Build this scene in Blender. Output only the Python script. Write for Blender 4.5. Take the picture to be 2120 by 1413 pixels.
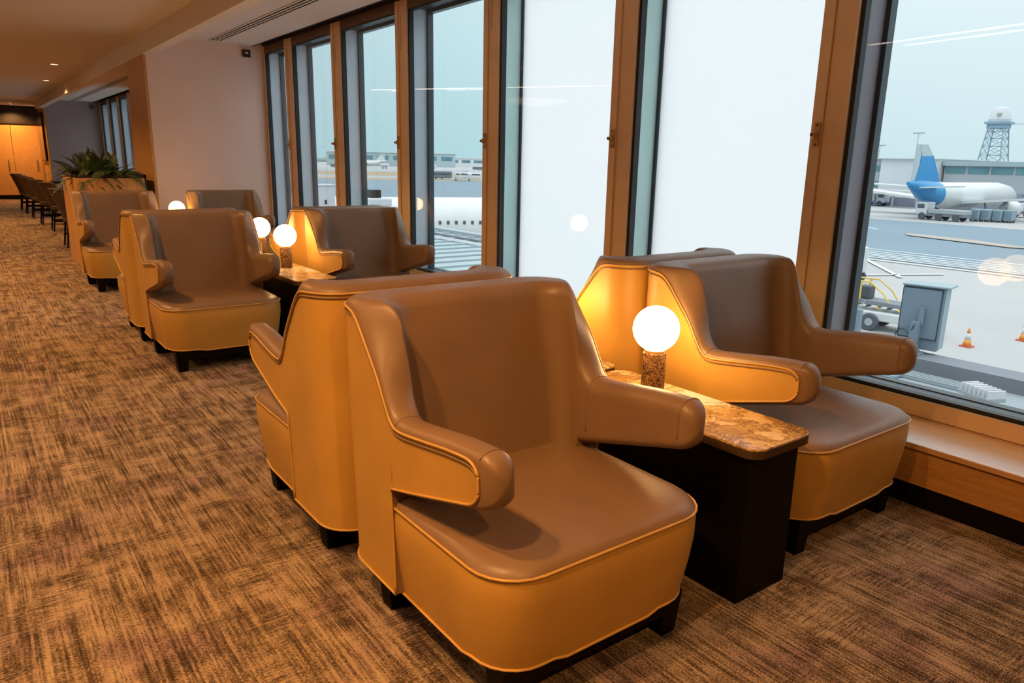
import bpy, bmesh, math, random
from mathutils import Vector, Matrix
random.seed(7)
PI = math.pi
scn = bpy.context.scene
col = scn.collection
for o in list(bpy.data.objects):
    bpy.data.objects.remove(o)

# ------------------------------------------------------------------ camera
F_PX, YAW, PITCH, ROLL, CAM_H = 1514.96, 0.639993673, 0.240593269, 0.020004159, 1.45
cy, sy, cp, sp = math.cos(YAW), math.sin(YAW), math.cos(PITCH), math.sin(PITCH)
fwd = Vector((sy * cp, cy * cp, -sp)); rgt = Vector((cy, -sy, 0)); upv = rgt.cross(fwd)
c_, s_ = math.cos(ROLL), math.sin(ROLL)
rgt2 = rgt * c_ + upv * s_; up2 = upv * c_ - rgt * s_
cam_d = bpy.data.cameras.new('camera'); cam = bpy.data.objects.new('camera', cam_d); col.objects.link(cam)
cam_d.sensor_width = 36.0; cam_d.lens = 36.0 * F_PX / 2120.0
cam_d.clip_start = 0.05; cam_d.clip_end = 6000
m3 = Matrix((rgt2, up2, -fwd)).transposed()
cam.matrix_world = Matrix.Translation((0, 0, CAM_H)) @ m3.to_4x4()
scn.camera = cam

# ------------------------------------------------------------------ exposure
scn.view_settings.view_transform = 'Standard'
scn.view_settings.look = 'None'
scn.view_settings.exposure = 0.0
scn.view_settings.gamma = 1.0
scn.view_settings.use_curve_mapping = False

# ------------------------------------------------------------------ overcast sky
world = bpy.data.worlds.new('overcast_sky'); scn.world = world
world.use_nodes = True
wn, wl = world.node_tree.nodes, world.node_tree.links
wn.clear()
w_out = wn.new('ShaderNodeOutputWorld'); w_bg = wn.new('ShaderNodeBackground')
w_tc = wn.new('ShaderNodeTexCoord'); w_sep = wn.new('ShaderNodeSeparateXYZ')
wl.new(w_tc.outputs['Generated'], w_sep.inputs[0])
w_rmp = wn.new('ShaderNodeValToRGB')            # horizon to zenith of an overcast sky
w_rmp.color_ramp.elements[0].position = 0.0; w_rmp.color_ramp.elements[0].color = (0.52, 0.76, 0.83, 1)
w_rmp.color_ramp.elements[1].position = 1.0; w_rmp.color_ramp.elements[1].color = (2.55, 2.5, 2.5, 1)
e = w_rmp.color_ramp.elements.new(0.18); e.color = (0.66, 0.87, 0.93, 1)
wl.new(w_sep.outputs['Z'], w_rmp.inputs[0])
w_dot = wn.new('ShaderNodeVectorMath'); w_dot.operation = 'DOT_PRODUCT'   # veiled sun, paler sky to the right
w_dot.inputs[1].default_value = Vector((0.88, 0.05, 0.40)).normalized()
wl.new(w_tc.outputs['Generated'], w_dot.inputs[0])
w_mr = wn.new('ShaderNodeMapRange'); w_mr.interpolation_type = 'SMOOTHSTEP'
w_mr.inputs['From Min'].default_value = 0.55; w_mr.inputs['From Max'].default_value = 1.0
wl.new(w_dot.outputs['Value'], w_mr.inputs['Value'])
w_mix = wn.new('ShaderNodeMix'); w_mix.data_type = 'RGBA'; w_mix.blend_type = 'ADD'
w_mix.inputs[7].default_value = (0.20, 0.10, 0.08, 1)
wl.new(w_mr.outputs[0], w_mix.inputs[0]); wl.new(w_rmp.outputs['Color'], w_mix.inputs[6])
wl.new(w_mix.outputs[2], w_bg.inputs['Color']); w_bg.inputs['Strength'].default_value = 1.0
wl.new(w_bg.outputs[0], w_out.inputs[0])

WARM = (1.0, 0.49, 0.16)
DOWNLIGHT_W = 235.0
GLOBE = 26.0
STRIP = 30.0

# ------------------------------------------------------------------ materials
def new_mat(name):
    m = bpy.data.materials.new(name); m.use_nodes = True
    nt = m.node_tree; nt.nodes.clear()
    out = nt.nodes.new('ShaderNodeOutputMaterial')
    return m, nt, out

def N(nt, typ, **kw):
    n = nt.nodes.new(typ)
    for k, v in kw.items():
        if k.startswith('i_'):
            n.inputs[k[2:].replace('_', ' ')].default_value = v
        else:
            setattr(n, k, v)
    return n

def mapped(nt, scale, rot=(0, 0, 0), coord='Object'):
    tc = N(nt, 'ShaderNodeTexCoord'); mp = N(nt, 'ShaderNodeMapping')
    mp.inputs['Scale'].default_value = scale; mp.inputs['Rotation'].default_value = rot
    nt.links.new(tc.outputs[coord], mp.inputs[0])
    return mp.outputs[0]

def ramp(nt, src, stops):
    r = N(nt, 'ShaderNodeValToRGB'); el = r.color_ramp.elements
    while len(el) < len(stops): el.new(0.5)
    for e_, (p, c) in zip(el, stops):
        e_.position = p; e_.color = (c[0], c[1], c[2], 1)
    nt.links.new(src, r.inputs[0]); return r.outputs[0]

def mixc(nt, fac, a, b, mode='MIX'):
    n = N(nt, 'ShaderNodeMix', data_type='RGBA', blend_type=mode)
    for sock, v in ((n.inputs[0], fac), (n.inputs[6], a), (n.inputs[7], b)):
        if isinstance(v, (float, int)): sock.default_value = v
        elif isinstance(v, tuple): sock.default_value = (v[0], v[1], v[2], 1)
        else: nt.links.new(v, sock)
    return n.outputs[2]

def noise(nt, vec, scale, detail=3, rough=0.5):
    n = N(nt, 'ShaderNodeTexNoise'); n.inputs['Scale'].default_value = scale
    n.inputs['Detail'].default_value = detail; n.inputs['Roughness'].default_value = rough
    nt.links.new(vec, n.inputs['Vector']); return n.outputs['Fac']

def bump(nt, h, strength, dist=0.01):
    b = N(nt, 'ShaderNodeBump'); b.inputs['Strength'].default_value = strength; b.inputs['Distance'].default_value = dist
    nt.links.new(h, b.inputs['Height']); return b.outputs[0]

def principled(nt, out, color, rough=0.5, metal=0.0, normal=None, spec=0.5, coat=0.0):
    p = N(nt, 'ShaderNodeBsdfPrincipled')
    if isinstance(color, tuple): p.inputs['Base Color'].default_value = (*color[:3], 1)
    else: nt.links.new(color, p.inputs['Base Color'])
    if isinstance(rough, float): p.inputs['Roughness'].default_value = rough
    else: nt.links.new(rough, p.inputs['Roughness'])
    p.inputs['Metallic'].default_value = metal
    p.inputs['Specular IOR Level'].default_value = spec
    p.inputs['Coat Weight'].default_value = coat; p.inputs['Coat Roughness'].default_value = 0.22
    if normal is not None: nt.links.new(normal, p.inputs['Normal'])
    nt.links.new(p.outputs[0], out.inputs[0]); return p

MATS = {}
def plain(name, color, rough=0.55, metal=0.0, var=0.12, nscale=14.0, spec=0.5, bmp=0.0):
    if name in MATS: return MATS[name]
    m, nt, out = new_mat(name)
    v = mapped(nt, (1, 1, 1))
    f = noise(nt, v, nscale, 4)
    c = ramp(nt, f, [(0.25, tuple(x * (1 - var) for x in color)), (0.75, tuple(min(1, x * (1 + var)) for x in color))])
    nrm = bump(nt, noise(nt, v, nscale * 30, 2), bmp, 0.002) if bmp else None
    principled(nt, out, c, rough, metal, nrm, spec)
    MATS[name] = m; return m

def leather(name, color, rough):
    m, nt, out = new_mat(name)
    v = mapped(nt, (1, 1, 1))
    f = noise(nt, v, 5, 4)
    c = ramp(nt, f, [(0.3, tuple(x * 0.93 for x in color)), (0.7, tuple(x * 1.06 for x in color))])
    vo = N(nt, 'ShaderNodeTexVoronoi'); vo.inputs['Scale'].default_value = 420
    nt.links.new(v, vo.inputs['Vector'])
    r = ramp(nt, noise(nt, v, 60, 3), [(0.3, (rough - .05,) * 3), (0.7, (rough + .05,) * 3)])
    principled(nt, out, c, r, 0, bump(nt, vo.outputs['Distance'], 0.12, 0.001), 0.45)
    MATS[name] = m; return m

def wood(name, a, b, scale, rough=0.4, coat=0.0):
    m, nt, out = new_mat(name)
    v = mapped(nt, scale)
    f1 = noise(nt, v, 3.0, 6, 0.6)
    f2 = noise(nt, v, 14.0, 4, 0.65)
    c1 = ramp(nt, f1, [(0.3, a), (0.7, b)])
    c2 = mixc(nt, 0.35, c1, ramp(nt, f2, [(0.35, tuple(x * .55 for x in a)), (0.6, b)]))
    principled(nt, out, c2, rough, 0, bump(nt, f2, 0.08, 0.002), 0.4, coat)
    MATS[name] = m; return m

leather('taupe_leather', (0.205, 0.124, 0.068), 0.42)
leather('tan_leather', (0.50, 0.285, 0.060), 0.46)
plain('tan_piping', (0.50, 0.29, 0.070), 0.4)
plain('black_wood', (0.0035, 0.002, 0.002), 0.55, nscale=30, spec=0.10)
wood('oak_upright', (0.47, 0.235, 0.070), (0.62, 0.33, 0.112), (9, 9, 0.7), 0.38)
wood('oak_level', (0.35, 0.165, 0.045), (0.46, 0.235, 0.072), (9, 0.7, 9), 0.36)
wood('oak_sill', (0.46, 0.25, 0.115), (0.56, 0.32, 0.15), (9, 0.7, 9), 0.26, 0.8)
plain('ceiling_paint', (0.74, 0.68, 0.60), 0.85, var=0.02)
plain('bay_ceiling_paint', (0.70, 0.64, 0.60), 0.85, var=0.02)
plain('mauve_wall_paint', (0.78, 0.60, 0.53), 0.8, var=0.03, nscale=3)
plain('mauve_paint_dim', (0.34, 0.27, 0.28), 0.8, var=0.03, nscale=3)  # mauve darkened in its colour for the dim far bay
plain('room_wall_paint', (0.50, 0.40, 0.30), 0.8, var=0.03, nscale=3)
plain('bronze_frame', (0.80, 0.54, 0.31), 0.40, 0.1, var=0.06, nscale=6)
plain('bronze_shaded', (0.15, 0.09, 0.045), 0.5, 0.2)  # bronze darkened to stand for the shade in the head recess
plain('slot_black', (0.002, 0.002, 0.002), 0.9)
plain('pale_edge', (0.75, 0.66, 0.55), 0.3, 0.4)
plain('black_gasket', (0.008, 0.008, 0.010), 0.5)
plain('fin_grey', (0.56, 0.68, 0.80), 0.6, var=0.05, nscale=5)
plain('fin_lit_teal', (0.58, 0.88, 0.90), 0.5, var=0.04, nscale=3)  # glow of the fogged pane put into the fin colour
plain('fin_shaded', (0.27, 0.26, 0.31), 0.5, var=0.05, nscale=3)  # same fin with its shade put into the colour
plain('navy_frame', (0.03, 0.05, 0.07), 0.4)
plain('dark_void', (0.015, 0.010, 0.008), 0.8)
plain('brass', (0.55, 0.36, 0.16), 0.35, 0.8)
plain('dark_metal', (0.05, 0.035, 0.025), 0.4, 0.6)
plain('table_edge', (0.10, 0.065, 0.035), 0.28, 0.6)
plain('dining_brown', (0.055, 0.029, 0.015), 0.5)
plain('fern_green', (0.040, 0.070, 0.018), 0.5, var=0.35, nscale=8)
plain('fern_stem', (0.10, 0.11, 0.03), 0.55)
plain('soil', (0.03, 0.02, 0.014), 0.95, var=.3, nscale=40)
plain('screen_black', (0.006, 0.006, 0.007), 0.12)
plain('lintel_brown', (0.014, 0.008, 0.004), 0.5)
# outdoors; air haze is put into the tarmac and far colours
plain('concrete', (0.384, 0.394, 0.403), 0.9, var=0.07, nscale=0.12)
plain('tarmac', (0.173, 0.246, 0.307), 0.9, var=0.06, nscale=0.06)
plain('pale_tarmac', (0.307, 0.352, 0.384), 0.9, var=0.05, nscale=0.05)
plain('dry_grass', (0.330, 0.265, 0.180), 0.95, var=0.15, nscale=0.05)
plain('road_paint', (0.624, 0.655, 0.671), 0.8, var=0.04)
plain('island_beige', (0.384, 0.358, 0.320), 0.9, var=0.06, nscale=0.3)
plain('aircraft_white', (0.640, 0.671, 0.679), 0.35, var=0.03, nscale=.5)
plain('aircraft_grey', (0.45, 0.52, 0.55), 0.4, var=0.03)
plain('aircraft_blue', (0.04, 0.27, 0.56), 0.35, var=0.1, nscale=.4)
plain('tail_violet', (0.16, 0.22, 0.45), 0.35, var=0.1, nscale=.4)
plain('hangar_white', (0.608, 0.624, 0.655), 0.7, var=0.04, nscale=.1)
plain('hangar_grey', (0.384, 0.422, 0.461), 0.7, var=0.05, nscale=.1)
plain('hangar_roof', (0.333, 0.435, 0.486), 0.6, var=0.05, nscale=.1)
plain('window_teal', (0.12, 0.26, 0.30), 0.2, var=0.3, nscale=.25)
plain('undercroft', (0.22, 0.24, 0.32), 0.8, var=0.25, nscale=.3)
plain('lattice_steel', (0.24, 0.36, 0.46), 0.6)
plain('steel_pale', (0.352, 0.397, 0.422), 0.5, var=.08)
plain('cabinet_blue_grey', (0.192, 0.256, 0.320), 0.45, var=0.06, nscale=1)
plain('cabinet_pale', (0.269, 0.358, 0.410), 0.45, var=0.05)
plain('yellow_rail', (0.75, 0.52, 0.13), 0.5)
plain('tyre', (0.09, 0.10, 0.12), 0.8)
plain('cone_orange', (0.75, 0.30, 0.06), 0.6)
plain('cone_red', (0.55, 0.10, 0.05), 0.6)
plain('glass_dark', (0.08, 0.10, 0.13), 0.15)
plain('roof_pale', (0.333, 0.422, 0.461), 0.7, var=0.05, nscale=.7)
plain('roof_grey', (0.294, 0.339, 0.371), 0.85, var=0.10, nscale=.8)
plain('roof_blue', (0.166, 0.243, 0.301), 0.7, var=0.12, nscale=1.2)
plain('beam_grey', (0.192, 0.214, 0.246), 0.8, var=0.08, nscale=1)
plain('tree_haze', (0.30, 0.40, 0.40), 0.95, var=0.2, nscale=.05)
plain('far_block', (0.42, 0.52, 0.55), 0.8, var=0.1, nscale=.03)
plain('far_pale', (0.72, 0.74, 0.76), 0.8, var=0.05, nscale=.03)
plain('facade_grey', (0.35, 0.38, 0.40), 0.8)

def carpet_mat():
    m, nt, out = new_mat('woven_carpet')
    W1 = (1, 1, 1); B = (0, 0, 0)
    g = lambda f, lo=.3, hi=.7: ramp(nt, f, [(lo, B), (hi, W1)])
    line_y = noise(nt, mapped(nt, (105, 3.2, 1)), 1.0, 3, 0.65)      # threads along the aisle
    long_y = noise(nt, mapped(nt, (60, 0.7, 1)), 1.0, 2, 0.6)        # long continuous light threads
    line_x = noise(nt, mapped(nt, (10, 120, 1)), 1.0, 2, 0.6)
    dash = noise(nt, mapped(nt, (95, 260, 1)), 1.0, 3, 0.7)          # short loops across
    patch = noise(nt, mapped(nt, (13, 3.4, 1)), 1.0, 4, 0.7)
    patch2 = noise(nt, mapped(nt, (3.2, 8.5, 1)), 1.0, 4, 0.65)
    big = noise(nt, mapped(nt, W1), 0.9, 2, 0.5)
    fine = noise(nt, mapped(nt, (330, 260, 1)), 1.0, 2, 0.6)
    sel = g(noise(nt, mapped(nt, (4.0, 3.0, 1)), 1.0, 2), .48, .62)
    yarn = mixc(nt, sel, g(line_y, .34, .66), g(line_x, .34, .66))
    yarn = mixc(nt, 0.30, yarn, g(long_y, .38, .62))
    area = mixc(nt, 0.45, g(patch, .36, .64), g(patch2, .36, .64))
    t = mixc(nt, 0.46, yarn, area)
    t = mixc(nt, 0.10, t, g(big, .3, .7))
    t = mixc(nt, 0.32, t, g(dash, .34, .66))
    c = ramp(nt, t, [(0.30, (0.040, 0.027, 0.018)), (0.43, (0.115, 0.080, 0.052)),
                     (0.52, (0.235, 0.170, 0.112)), (0.66, (0.40, 0.30, 0.205))])
    tone = ramp(nt, noise(nt, mapped(nt, W1), 2.6, 3), [(0.52, W1), (0.62, (0.80, 0.74, 0.98))])
    c2 = mixc(nt, 0.8, c, tone, 'MULTIPLY')
    principled(nt, out, c2, 0.95, 0, bump(nt, fine, 0.6, 0.004), 0.1)
    MATS['carpet'] = m
carpet_mat()

def marble_top():
    m, nt, out = new_mat('golden_marble')
    v = mapped(nt, (1, 1, 1))
    warp = N(nt, 'ShaderNodeTexNoise'); warp.inputs['Scale'].default_value = 5; warp.inputs['Detail'].default_value = 5
    nt.links.new(v, warp.inputs['Vector'])
    mixv = N(nt, 'ShaderNodeMix', data_type='VECTOR'); mixv.inputs[0].default_value = 0.35
    nt.links.new(v, mixv.inputs[4]); nt.links.new(warp.outputs['Color'], mixv.inputs[5])
    n1 = noise(nt, mixv.outputs[1], 4.5, 8, 0.6)
    n2 = noise(nt, mixv.outputs[1], 9, 9, 0.72)
    base = ramp(nt, n1, [(0.36, (0.36, 0.21, 0.08)), (0.45, (0.62, 0.43, 0.20)), (0.53, (0.76, 0.60, 0.36)), (0.60, (0.80, 0.77, 0.74))])
    veins = ramp(nt, n2, [(0.462, (1, 1, 1)), (0.49, (0.07, 0.04, 0.02)), (0.512, (0.55, 0.45, 0.36)), (0.545, (1, 1, 1))])
    c = mixc(nt, 0.9, base, veins, 'MULTIPLY')
    principled(nt, out, c, 0.16, 0, None, 0.5)
    MATS['marble_top'] = m
marble_top()

def marble_brown():
    m, nt, out = new_mat('brown_marble')
    v = mapped(nt, (1, 1, 1))
    vo = N(nt, 'ShaderNodeTexVoronoi', feature='DISTANCE_TO_EDGE'); vo.inputs['Scale'].default_value = 62
    wn_ = N(nt, 'ShaderNodeTexNoise'); wn_.inputs['Scale'].default_value = 45; wn_.inputs['Detail'].default_value = 6
    nt.links.new(v, wn_.inputs['Vector'])
    mv = N(nt, 'ShaderNodeMix', data_type='VECTOR'); mv.inputs[0].default_value = 0.04
    nt.links.new(v, mv.inputs[4]); nt.links.new(wn_.outputs['Color'], mv.inputs[5]); nt.links.new(mv.outputs[1], vo.inputs['Vector'])
    base = ramp(nt, noise(nt, v, 24, 6, 0.7), [(0.38, (0.030, 0.015, 0.007)), (0.62, (0.16, 0.08, 0.032))])
    vein = ramp(nt, vo.outputs['Distance'], [(0.0, (1, 1, 1)), (0.025, (0.5, 0.5, 0.5)), (0.06, (0, 0, 0))])
    c = mixc(nt, vein, base, (0.48, 0.30, 0.15))
    principled(nt, out, c, 0.2, 0, None, 0.5)
    MATS['marble_brown'] = m
marble_brown()

def emit(name, color, strength):
    m, nt, out = new_mat(name)
    e_ = N(nt, 'ShaderNodeEmission'); e_.inputs[0].default_value = (*color, 1); e_.inputs[1].default_value = strength
    nt.links.new(e_.outputs[0], out.inputs[0]); MATS[name] = m
emit('globe_glow', (1.0, 0.56, 0.215), GLOBE)
emit('downlight_glow', (1.0, 0.62, 0.32), 6.0)
emit('strip_glow', (1.0, 0.82, 0.66), STRIP)
emit('pendant_glow', (1.0, 0.72, 0.46), 3.5)

def clear_glass():
    m, nt, out = new_mat('clear_glass')
    t = N(nt, 'ShaderNodeBsdfTransparent'); t.inputs[0].default_value = (0.98, 0.995, 0.995, 1)
    g = N(nt, 'ShaderNodeBsdfGlossy'); g.inputs['Roughness'].default_value = 0.0
    lw = N(nt, 'ShaderNodeLayerWeight'); lw.inputs[0].default_value = 0.5
    p5 = N(nt, 'ShaderNodeMath', operation='POWER'); p5.inputs[1].default_value = 5.0
    f = N(nt, 'ShaderNodeMath', operation='MULTIPLY_ADD'); f.inputs[1].default_value = 0.6; f.inputs[2].default_value = 0.008
    nt.links.new(lw.outputs['Facing'], p5.inputs[0]); nt.links.new(p5.outputs[0], f.inputs[0])
    mx = N(nt, 'ShaderNodeMixShader')
    nt.links.new(f.outputs[0], mx.inputs[0]); nt.links.new(t.outputs[0], mx.inputs[1]); nt.links.new(g.outputs[0], mx.inputs[2])
    nt.links.new(mx.outputs[0], out.inputs[0]); MATS['clear_glass'] = m
clear_glass()

def fogged_glass():
    m, nt, out = new_mat('fogged_glass')
    tr = N(nt, 'ShaderNodeBsdfTranslucent'); df = N(nt, 'ShaderNodeBsdfDiffuse')
    v = mapped(nt, (1, 1, 1))
    c = ramp(nt, noise(nt, v, 0.9, 3), [(0.3, (0.965, 0.985, 0.985)), (0.7, (0.99, 0.985, 0.99))])
    nt.links.new(c, tr.inputs[0]); nt.links.new(c, df.inputs[0])
    mx = N(nt, 'ShaderNodeMixShader'); mx.inputs[0].default_value = 0.03
    nt.links.new(tr.outputs[0], mx.inputs[1]); nt.links.new(df.outputs[0], mx.inputs[2])
    nt.links.new(mx.outputs[0], out.inputs[0]); MATS['fogged_glass'] = m
fogged_glass()

# ------------------------------------------------------------------ helpers
class MB:
    """Collects shapes and links them as one mesh object."""
    def __init__(self): self.v = []; self.f = []
    def add(self, vs, fs):
        k = len(self.v); self.v += [tuple(p) for p in vs]; self.f += [tuple(i + k for i in f) for f in fs]; return self
    def box(self, x0, x1, y0, y1, z0, z1, tx=0.0, ty=0.0):
        x0, x1 = min(x0, x1), max(x0, x1); y0, y1 = min(y0, y1), max(y0, y1); z0, z1 = min(z0, z1), max(z0, z1)
        vs = [(x0 + tx, y0 + ty, z0), (x1 - tx, y0 + ty, z0), (x1 - tx, y1 - ty, z0), (x0 + tx, y1 - ty, z0),
              (x0, y0, z1), (x1, y0, z1), (x1, y1, z1), (x0, y1, z1)]
        return self.add(vs, [(0, 3, 2, 1), (4, 5, 6, 7), (0, 1, 5, 4), (1, 2, 6, 5), (2, 3, 7, 6), (3, 0, 4, 7)])
    def bar(self, a, b, r, n=6, r2=None):
        a, b = Vector(a), Vector(b); d = (b - a).normalized()
        u = d.orthogonal().normalized(); w = d.cross(u); r2 = r if r2 is None else r2
        vs = []
        for p, q in ((a, r), (b, r2)):
            for i in range(n):
                t = 2 * PI * i / n; vs.append(p + (u * math.cos(t) + w * math.sin(t)) * q)
        fs = [(i, (i + 1) % n, n + (i + 1) % n, n + i) for i in range(n)]
        fs += [tuple(range(n - 1, -1, -1)), tuple(range(n, 2 * n))]
        return self.add(vs, fs)
    def tube(self, pts, r, n=6, closed=False):
        pts = [Vector(p) for p in pts]; m = len(pts); vs = []
        u = None
        for i, p in enumerate(pts):
            if closed: d = pts[(i + 1) % m] - pts[i - 1]
            else: d = pts[min(i + 1, m - 1)] - pts[max(i - 1, 0)]
            d.normalize()
            if u is None: u = d.orthogonal().normalized()
            else:
                u = u - d * u.dot(d)
                u = u.normalized() if u.length > 1e-6 else d.orthogonal().normalized()
            w = d.cross(u)
            for k in range(n):
                t = 2 * PI * k / n; vs.append(p + (u * math.cos(t) + w * math.sin(t)) * r)
        fs = []
        for i in range(m if closed else m - 1):
            j = (i + 1) % m
            for k in range(n): fs.append((i * n + k, i * n + (k + 1) % n, j * n + (k + 1) % n, j * n + k))
        if not closed: fs += [tuple(range(n - 1, -1, -1)), tuple(range((m - 1) * n, m * n))]
        return self.add(vs, fs)
    def lathe(self, prof, c=(0, 0, 0), n=24, axis='Z'):
        vs = []
        for r, h in prof:
            for i in range(n):
                t = 2 * PI * i / n; x, y = r * math.cos(t), r * math.sin(t)
                p = (x, y, h) if axis == 'Z' else ((h, x, y) if axis == 'X' else (y, h, x))
                vs.append((p[0] + c[0], p[1] + c[1], p[2] + c[2]))
        fs = []
        for j in range(len(prof) - 1):
            for i in range(n): fs.append((j * n + i, j * n + (i + 1) % n, (j + 1) * n + (i + 1) % n, (j + 1) * n + i))
        fs += [tuple(range(n - 1, -1, -1)), tuple(range((len(prof) - 1) * n, len(prof) * n))]
        return self.add(vs, fs)
    def prism(self, poly, z0, z1):
        n = len(poly)
        vs = [(x, y, z0) for x, y in poly] + [(x, y, z1) for x, y in poly]
        return self.add(vs, [tuple(range(n - 1, -1, -1)), tuple(range(n, 2 * n))] + [(i, (i + 1) % n, n + (i + 1) % n, n + i) for i in range(n)])
    def mesh(self, name, mat, smooth=False):
        me = bpy.data.meshes.new(name); me.from_pydata(self.v, [], self.f); me.update()
        bm = bmesh.new(); bm.from_mesh(me); bmesh.ops.recalc_face_normals(bm, faces=bm.faces); bm.to_mesh(me); bm.free()
        me.materials.append(MATS[mat])
        if smooth:
            for p in me.polygons: p.use_smooth = True
        return me
    def build(self, name, mat, parent=None, smooth=False, bevel=0.0, seg=2, angle=None):
        o = bpy.data.objects.new(name, self.mesh(name, mat, smooth)); col.objects.link(o)
        if parent is not None: o.parent = parent
        if bevel:
            b = o.modifiers.new('bevel', 'BEVEL'); b.width = bevel; b.segments = seg; b.limit_method = 'ANGLE'; b.angle_limit = math.radians(40)
        if angle:
            es = o.modifiers.new('split', 'EDGE_SPLIT'); es.split_angle = math.radians(angle)
        return o

def empty(name, loc=(0, 0, 0), rz=0.0):
    o = bpy.data.objects.new(name, None); col.objects.link(o)
    o.empty_display_size = 0.1; o.location = loc; o.rotation_euler = (0, 0, rz); return o
def tag(o, label, cat, group=None, kind=None):
    o['label'] = label; o['category'] = cat
    if group: o['group'] = group
    if kind: o['kind'] = kind
    return o
def struct(o, label=None):
    o['kind'] = 'structure'
    if label: o['label'] = label
    return o
KIDS = {}
def dup(o, parent=None):
    c = o.copy(); col.objects.link(c)
    if parent is not None: c.parent = parent
    for ch in list(o.children): dup(ch, c)
    return c
def place(o, loc, rz, label):
    o.location = loc; o.rotation_euler = (0, 0, rz); o['label'] = label; return o

# ================================================================== ROOM SHELL
XW = 3.60           # inner face of the window frames
X0, Y0, YEND = -7.0, -4.0, 28.2
ZC = 2.915
struct(MB().box(X0, 3.66, Y0, YEND + .2, -0.25, 0.0).build('floor', 'carpet'), 'brown woven carpet with broken light and dark streaks')
struct(MB().box(X0 - .2, X0, Y0 - .2, YEND, 0, 3.2).build('wall_left', 'room_wall_paint'))
struct(MB().box(X0, 3.9, Y0 - .2, Y0, 0, 3.2).build('wall_back', 'room_wall_paint'))
ceil = struct(MB().box(X0, 2.06, Y0, 26.5, ZC, ZC + .2).build('ceiling', 'ceiling_paint'), 'smooth warm ceiling over the aisle')
b2 = struct(MB().box(2.19, 3.44, Y0, 26.7, ZC, ZC + .2).build('ceiling_bay', 'bay_ceiling_paint'), 'pinkish ceiling strip above the window seats')
struct(MB().box(X0, 3.9, 26.5, YEND + .2, 2.83, ZC + .2).build('ceiling_far', 'ceiling_paint'))
struct(MB().box(2.06, 2.19, Y0, 26.5, 2.685, ZC + .2).build('trim_1', 'ceiling_paint'), 'long dropped bulkhead edging the aisle ceiling')
struct(MB().box(3.44, 3.9, Y0, 26.7, 3.06, 3.2).box(3.44, 3.47, Y0, 26.7, ZC, 3.06).build('trim_2', 'dark_void'), 'dark blind recess above the windows')
struct(MB().box(3.60, 3.86, Y0, 26.7, 2.925, 3.06).build('trim_3', 'dark_void'))

# partitions across the window zone
def partition(n, y0, y1, x0):
    w = struct(MB().box(x0 + .02, 3.88, y0, y1, 0, 3.1).build('wall_partition_%d' % n, 'mauve_wall_paint' if n == 1 else 'mauve_paint_dim'),
               'mauve partition wall beside the %s row of windows' % ('near' if n == 1 else 'far'))
    o = MB().box(x0, x0 + .02, y0, y1, 0, ZC - .003).build('oak_panel', 'oak_upright', w, bevel=.002)
    MB().box(x0 + .002, x0 + .035, y0 - .012, y0, 0, 2.68).build('edge_trim', 'oak_upright', w)
    return w
partition(1, 10.75, 11.85, 2.065)
partition(2, 25.55, 27.3, 2.185)

# far end: oak cupboard doors under a dark lintel
struct(MB().box(X0, 3.9, YEND, YEND + .2, 0, 3.2).build('wall_far', 'room_wall_paint'))
struct(MB().box(X0, 2.28, YEND - .14, YEND, 2.30, 2.83).build('trim_4', 'lintel_brown'), 'dark brown panel above the far oak doors')
struct(MB().box(X0, 2.28, YEND - .10, YEND, 0, 0.13).build('baseboard_far', 'black_wood'))
fr = struct(MB().box(X0, 2.28, YEND - .10, YEND, 2.255, 2.30).box(2.20, 2.28, YEND - .10, YEND, .13, 2.255).build('trim_5', 'oak_level'))
n_d = 1
for xa, xb in ((2.20, 1.46), (1.455, 0.72), (.715, -.02), (-.025, -.76)):
    d = struct(MB().box(xb + .004, xa - .004, YEND - .09, YEND - .02, .135, 2.25).build('door_%d' % n_d, 'oak_upright', bevel=.004),
               'tall oak cupboard door on the far wall')
    MB().box(xa - .16, xa - .13, YEND - .13, YEND - .10, 0.98, 1.22).box(xa - .155, xa - .135, YEND - .11, YEND - .088, 1.0, 1.02).box(xa - .155, xa - .135, YEND - .11, YEND - .088, 1.18, 1.2).build('door_handle', 'brass', d)
    MB().lathe([(0, 0), (.016, 0), (.016, .012), (0, .012)], (xa - .145, YEND - .102, .90), 10, 'Y').build('lock', 'dark_metal', d)
    n_d += 1

# window wall below and beyond the glass
struct(MB().box(3.245, 3.60, Y0, 10.75, 0.0, 0.262).build('wall_under_window', 'dark_void'))
sp_ = struct(MB().box(3.234, 3.247, Y0, 10.75, 0.098, 0.262).build('trim_6', 'oak_level'), 'oak panel under the window sill')
struct(MB().box(3.235, 3.25, Y0, 10.75, 0, 0.096).build('baseboard_right', 'black_wood'), 'black baseboard below the oak panel')
struct(MB().box(3.215, 3.605, Y0, 10.75, 0.262, 0.288).build('trim_7', 'oak_sill', bevel=.004), 'glossy oak window sill')
struct(MB().box(3.245, 3.60, 11.85, 25.55, 0.0, 0.262).box(3.215, 3.605, 11.85, 25.55, 0.262, 0.288).build('wall_under_window_far', 'oak_level'))
struct(MB().box(3.605, 3.88, Y0, 26.7, -5.0, 0.30).build('wall_outside', 'facade_grey'))

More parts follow.
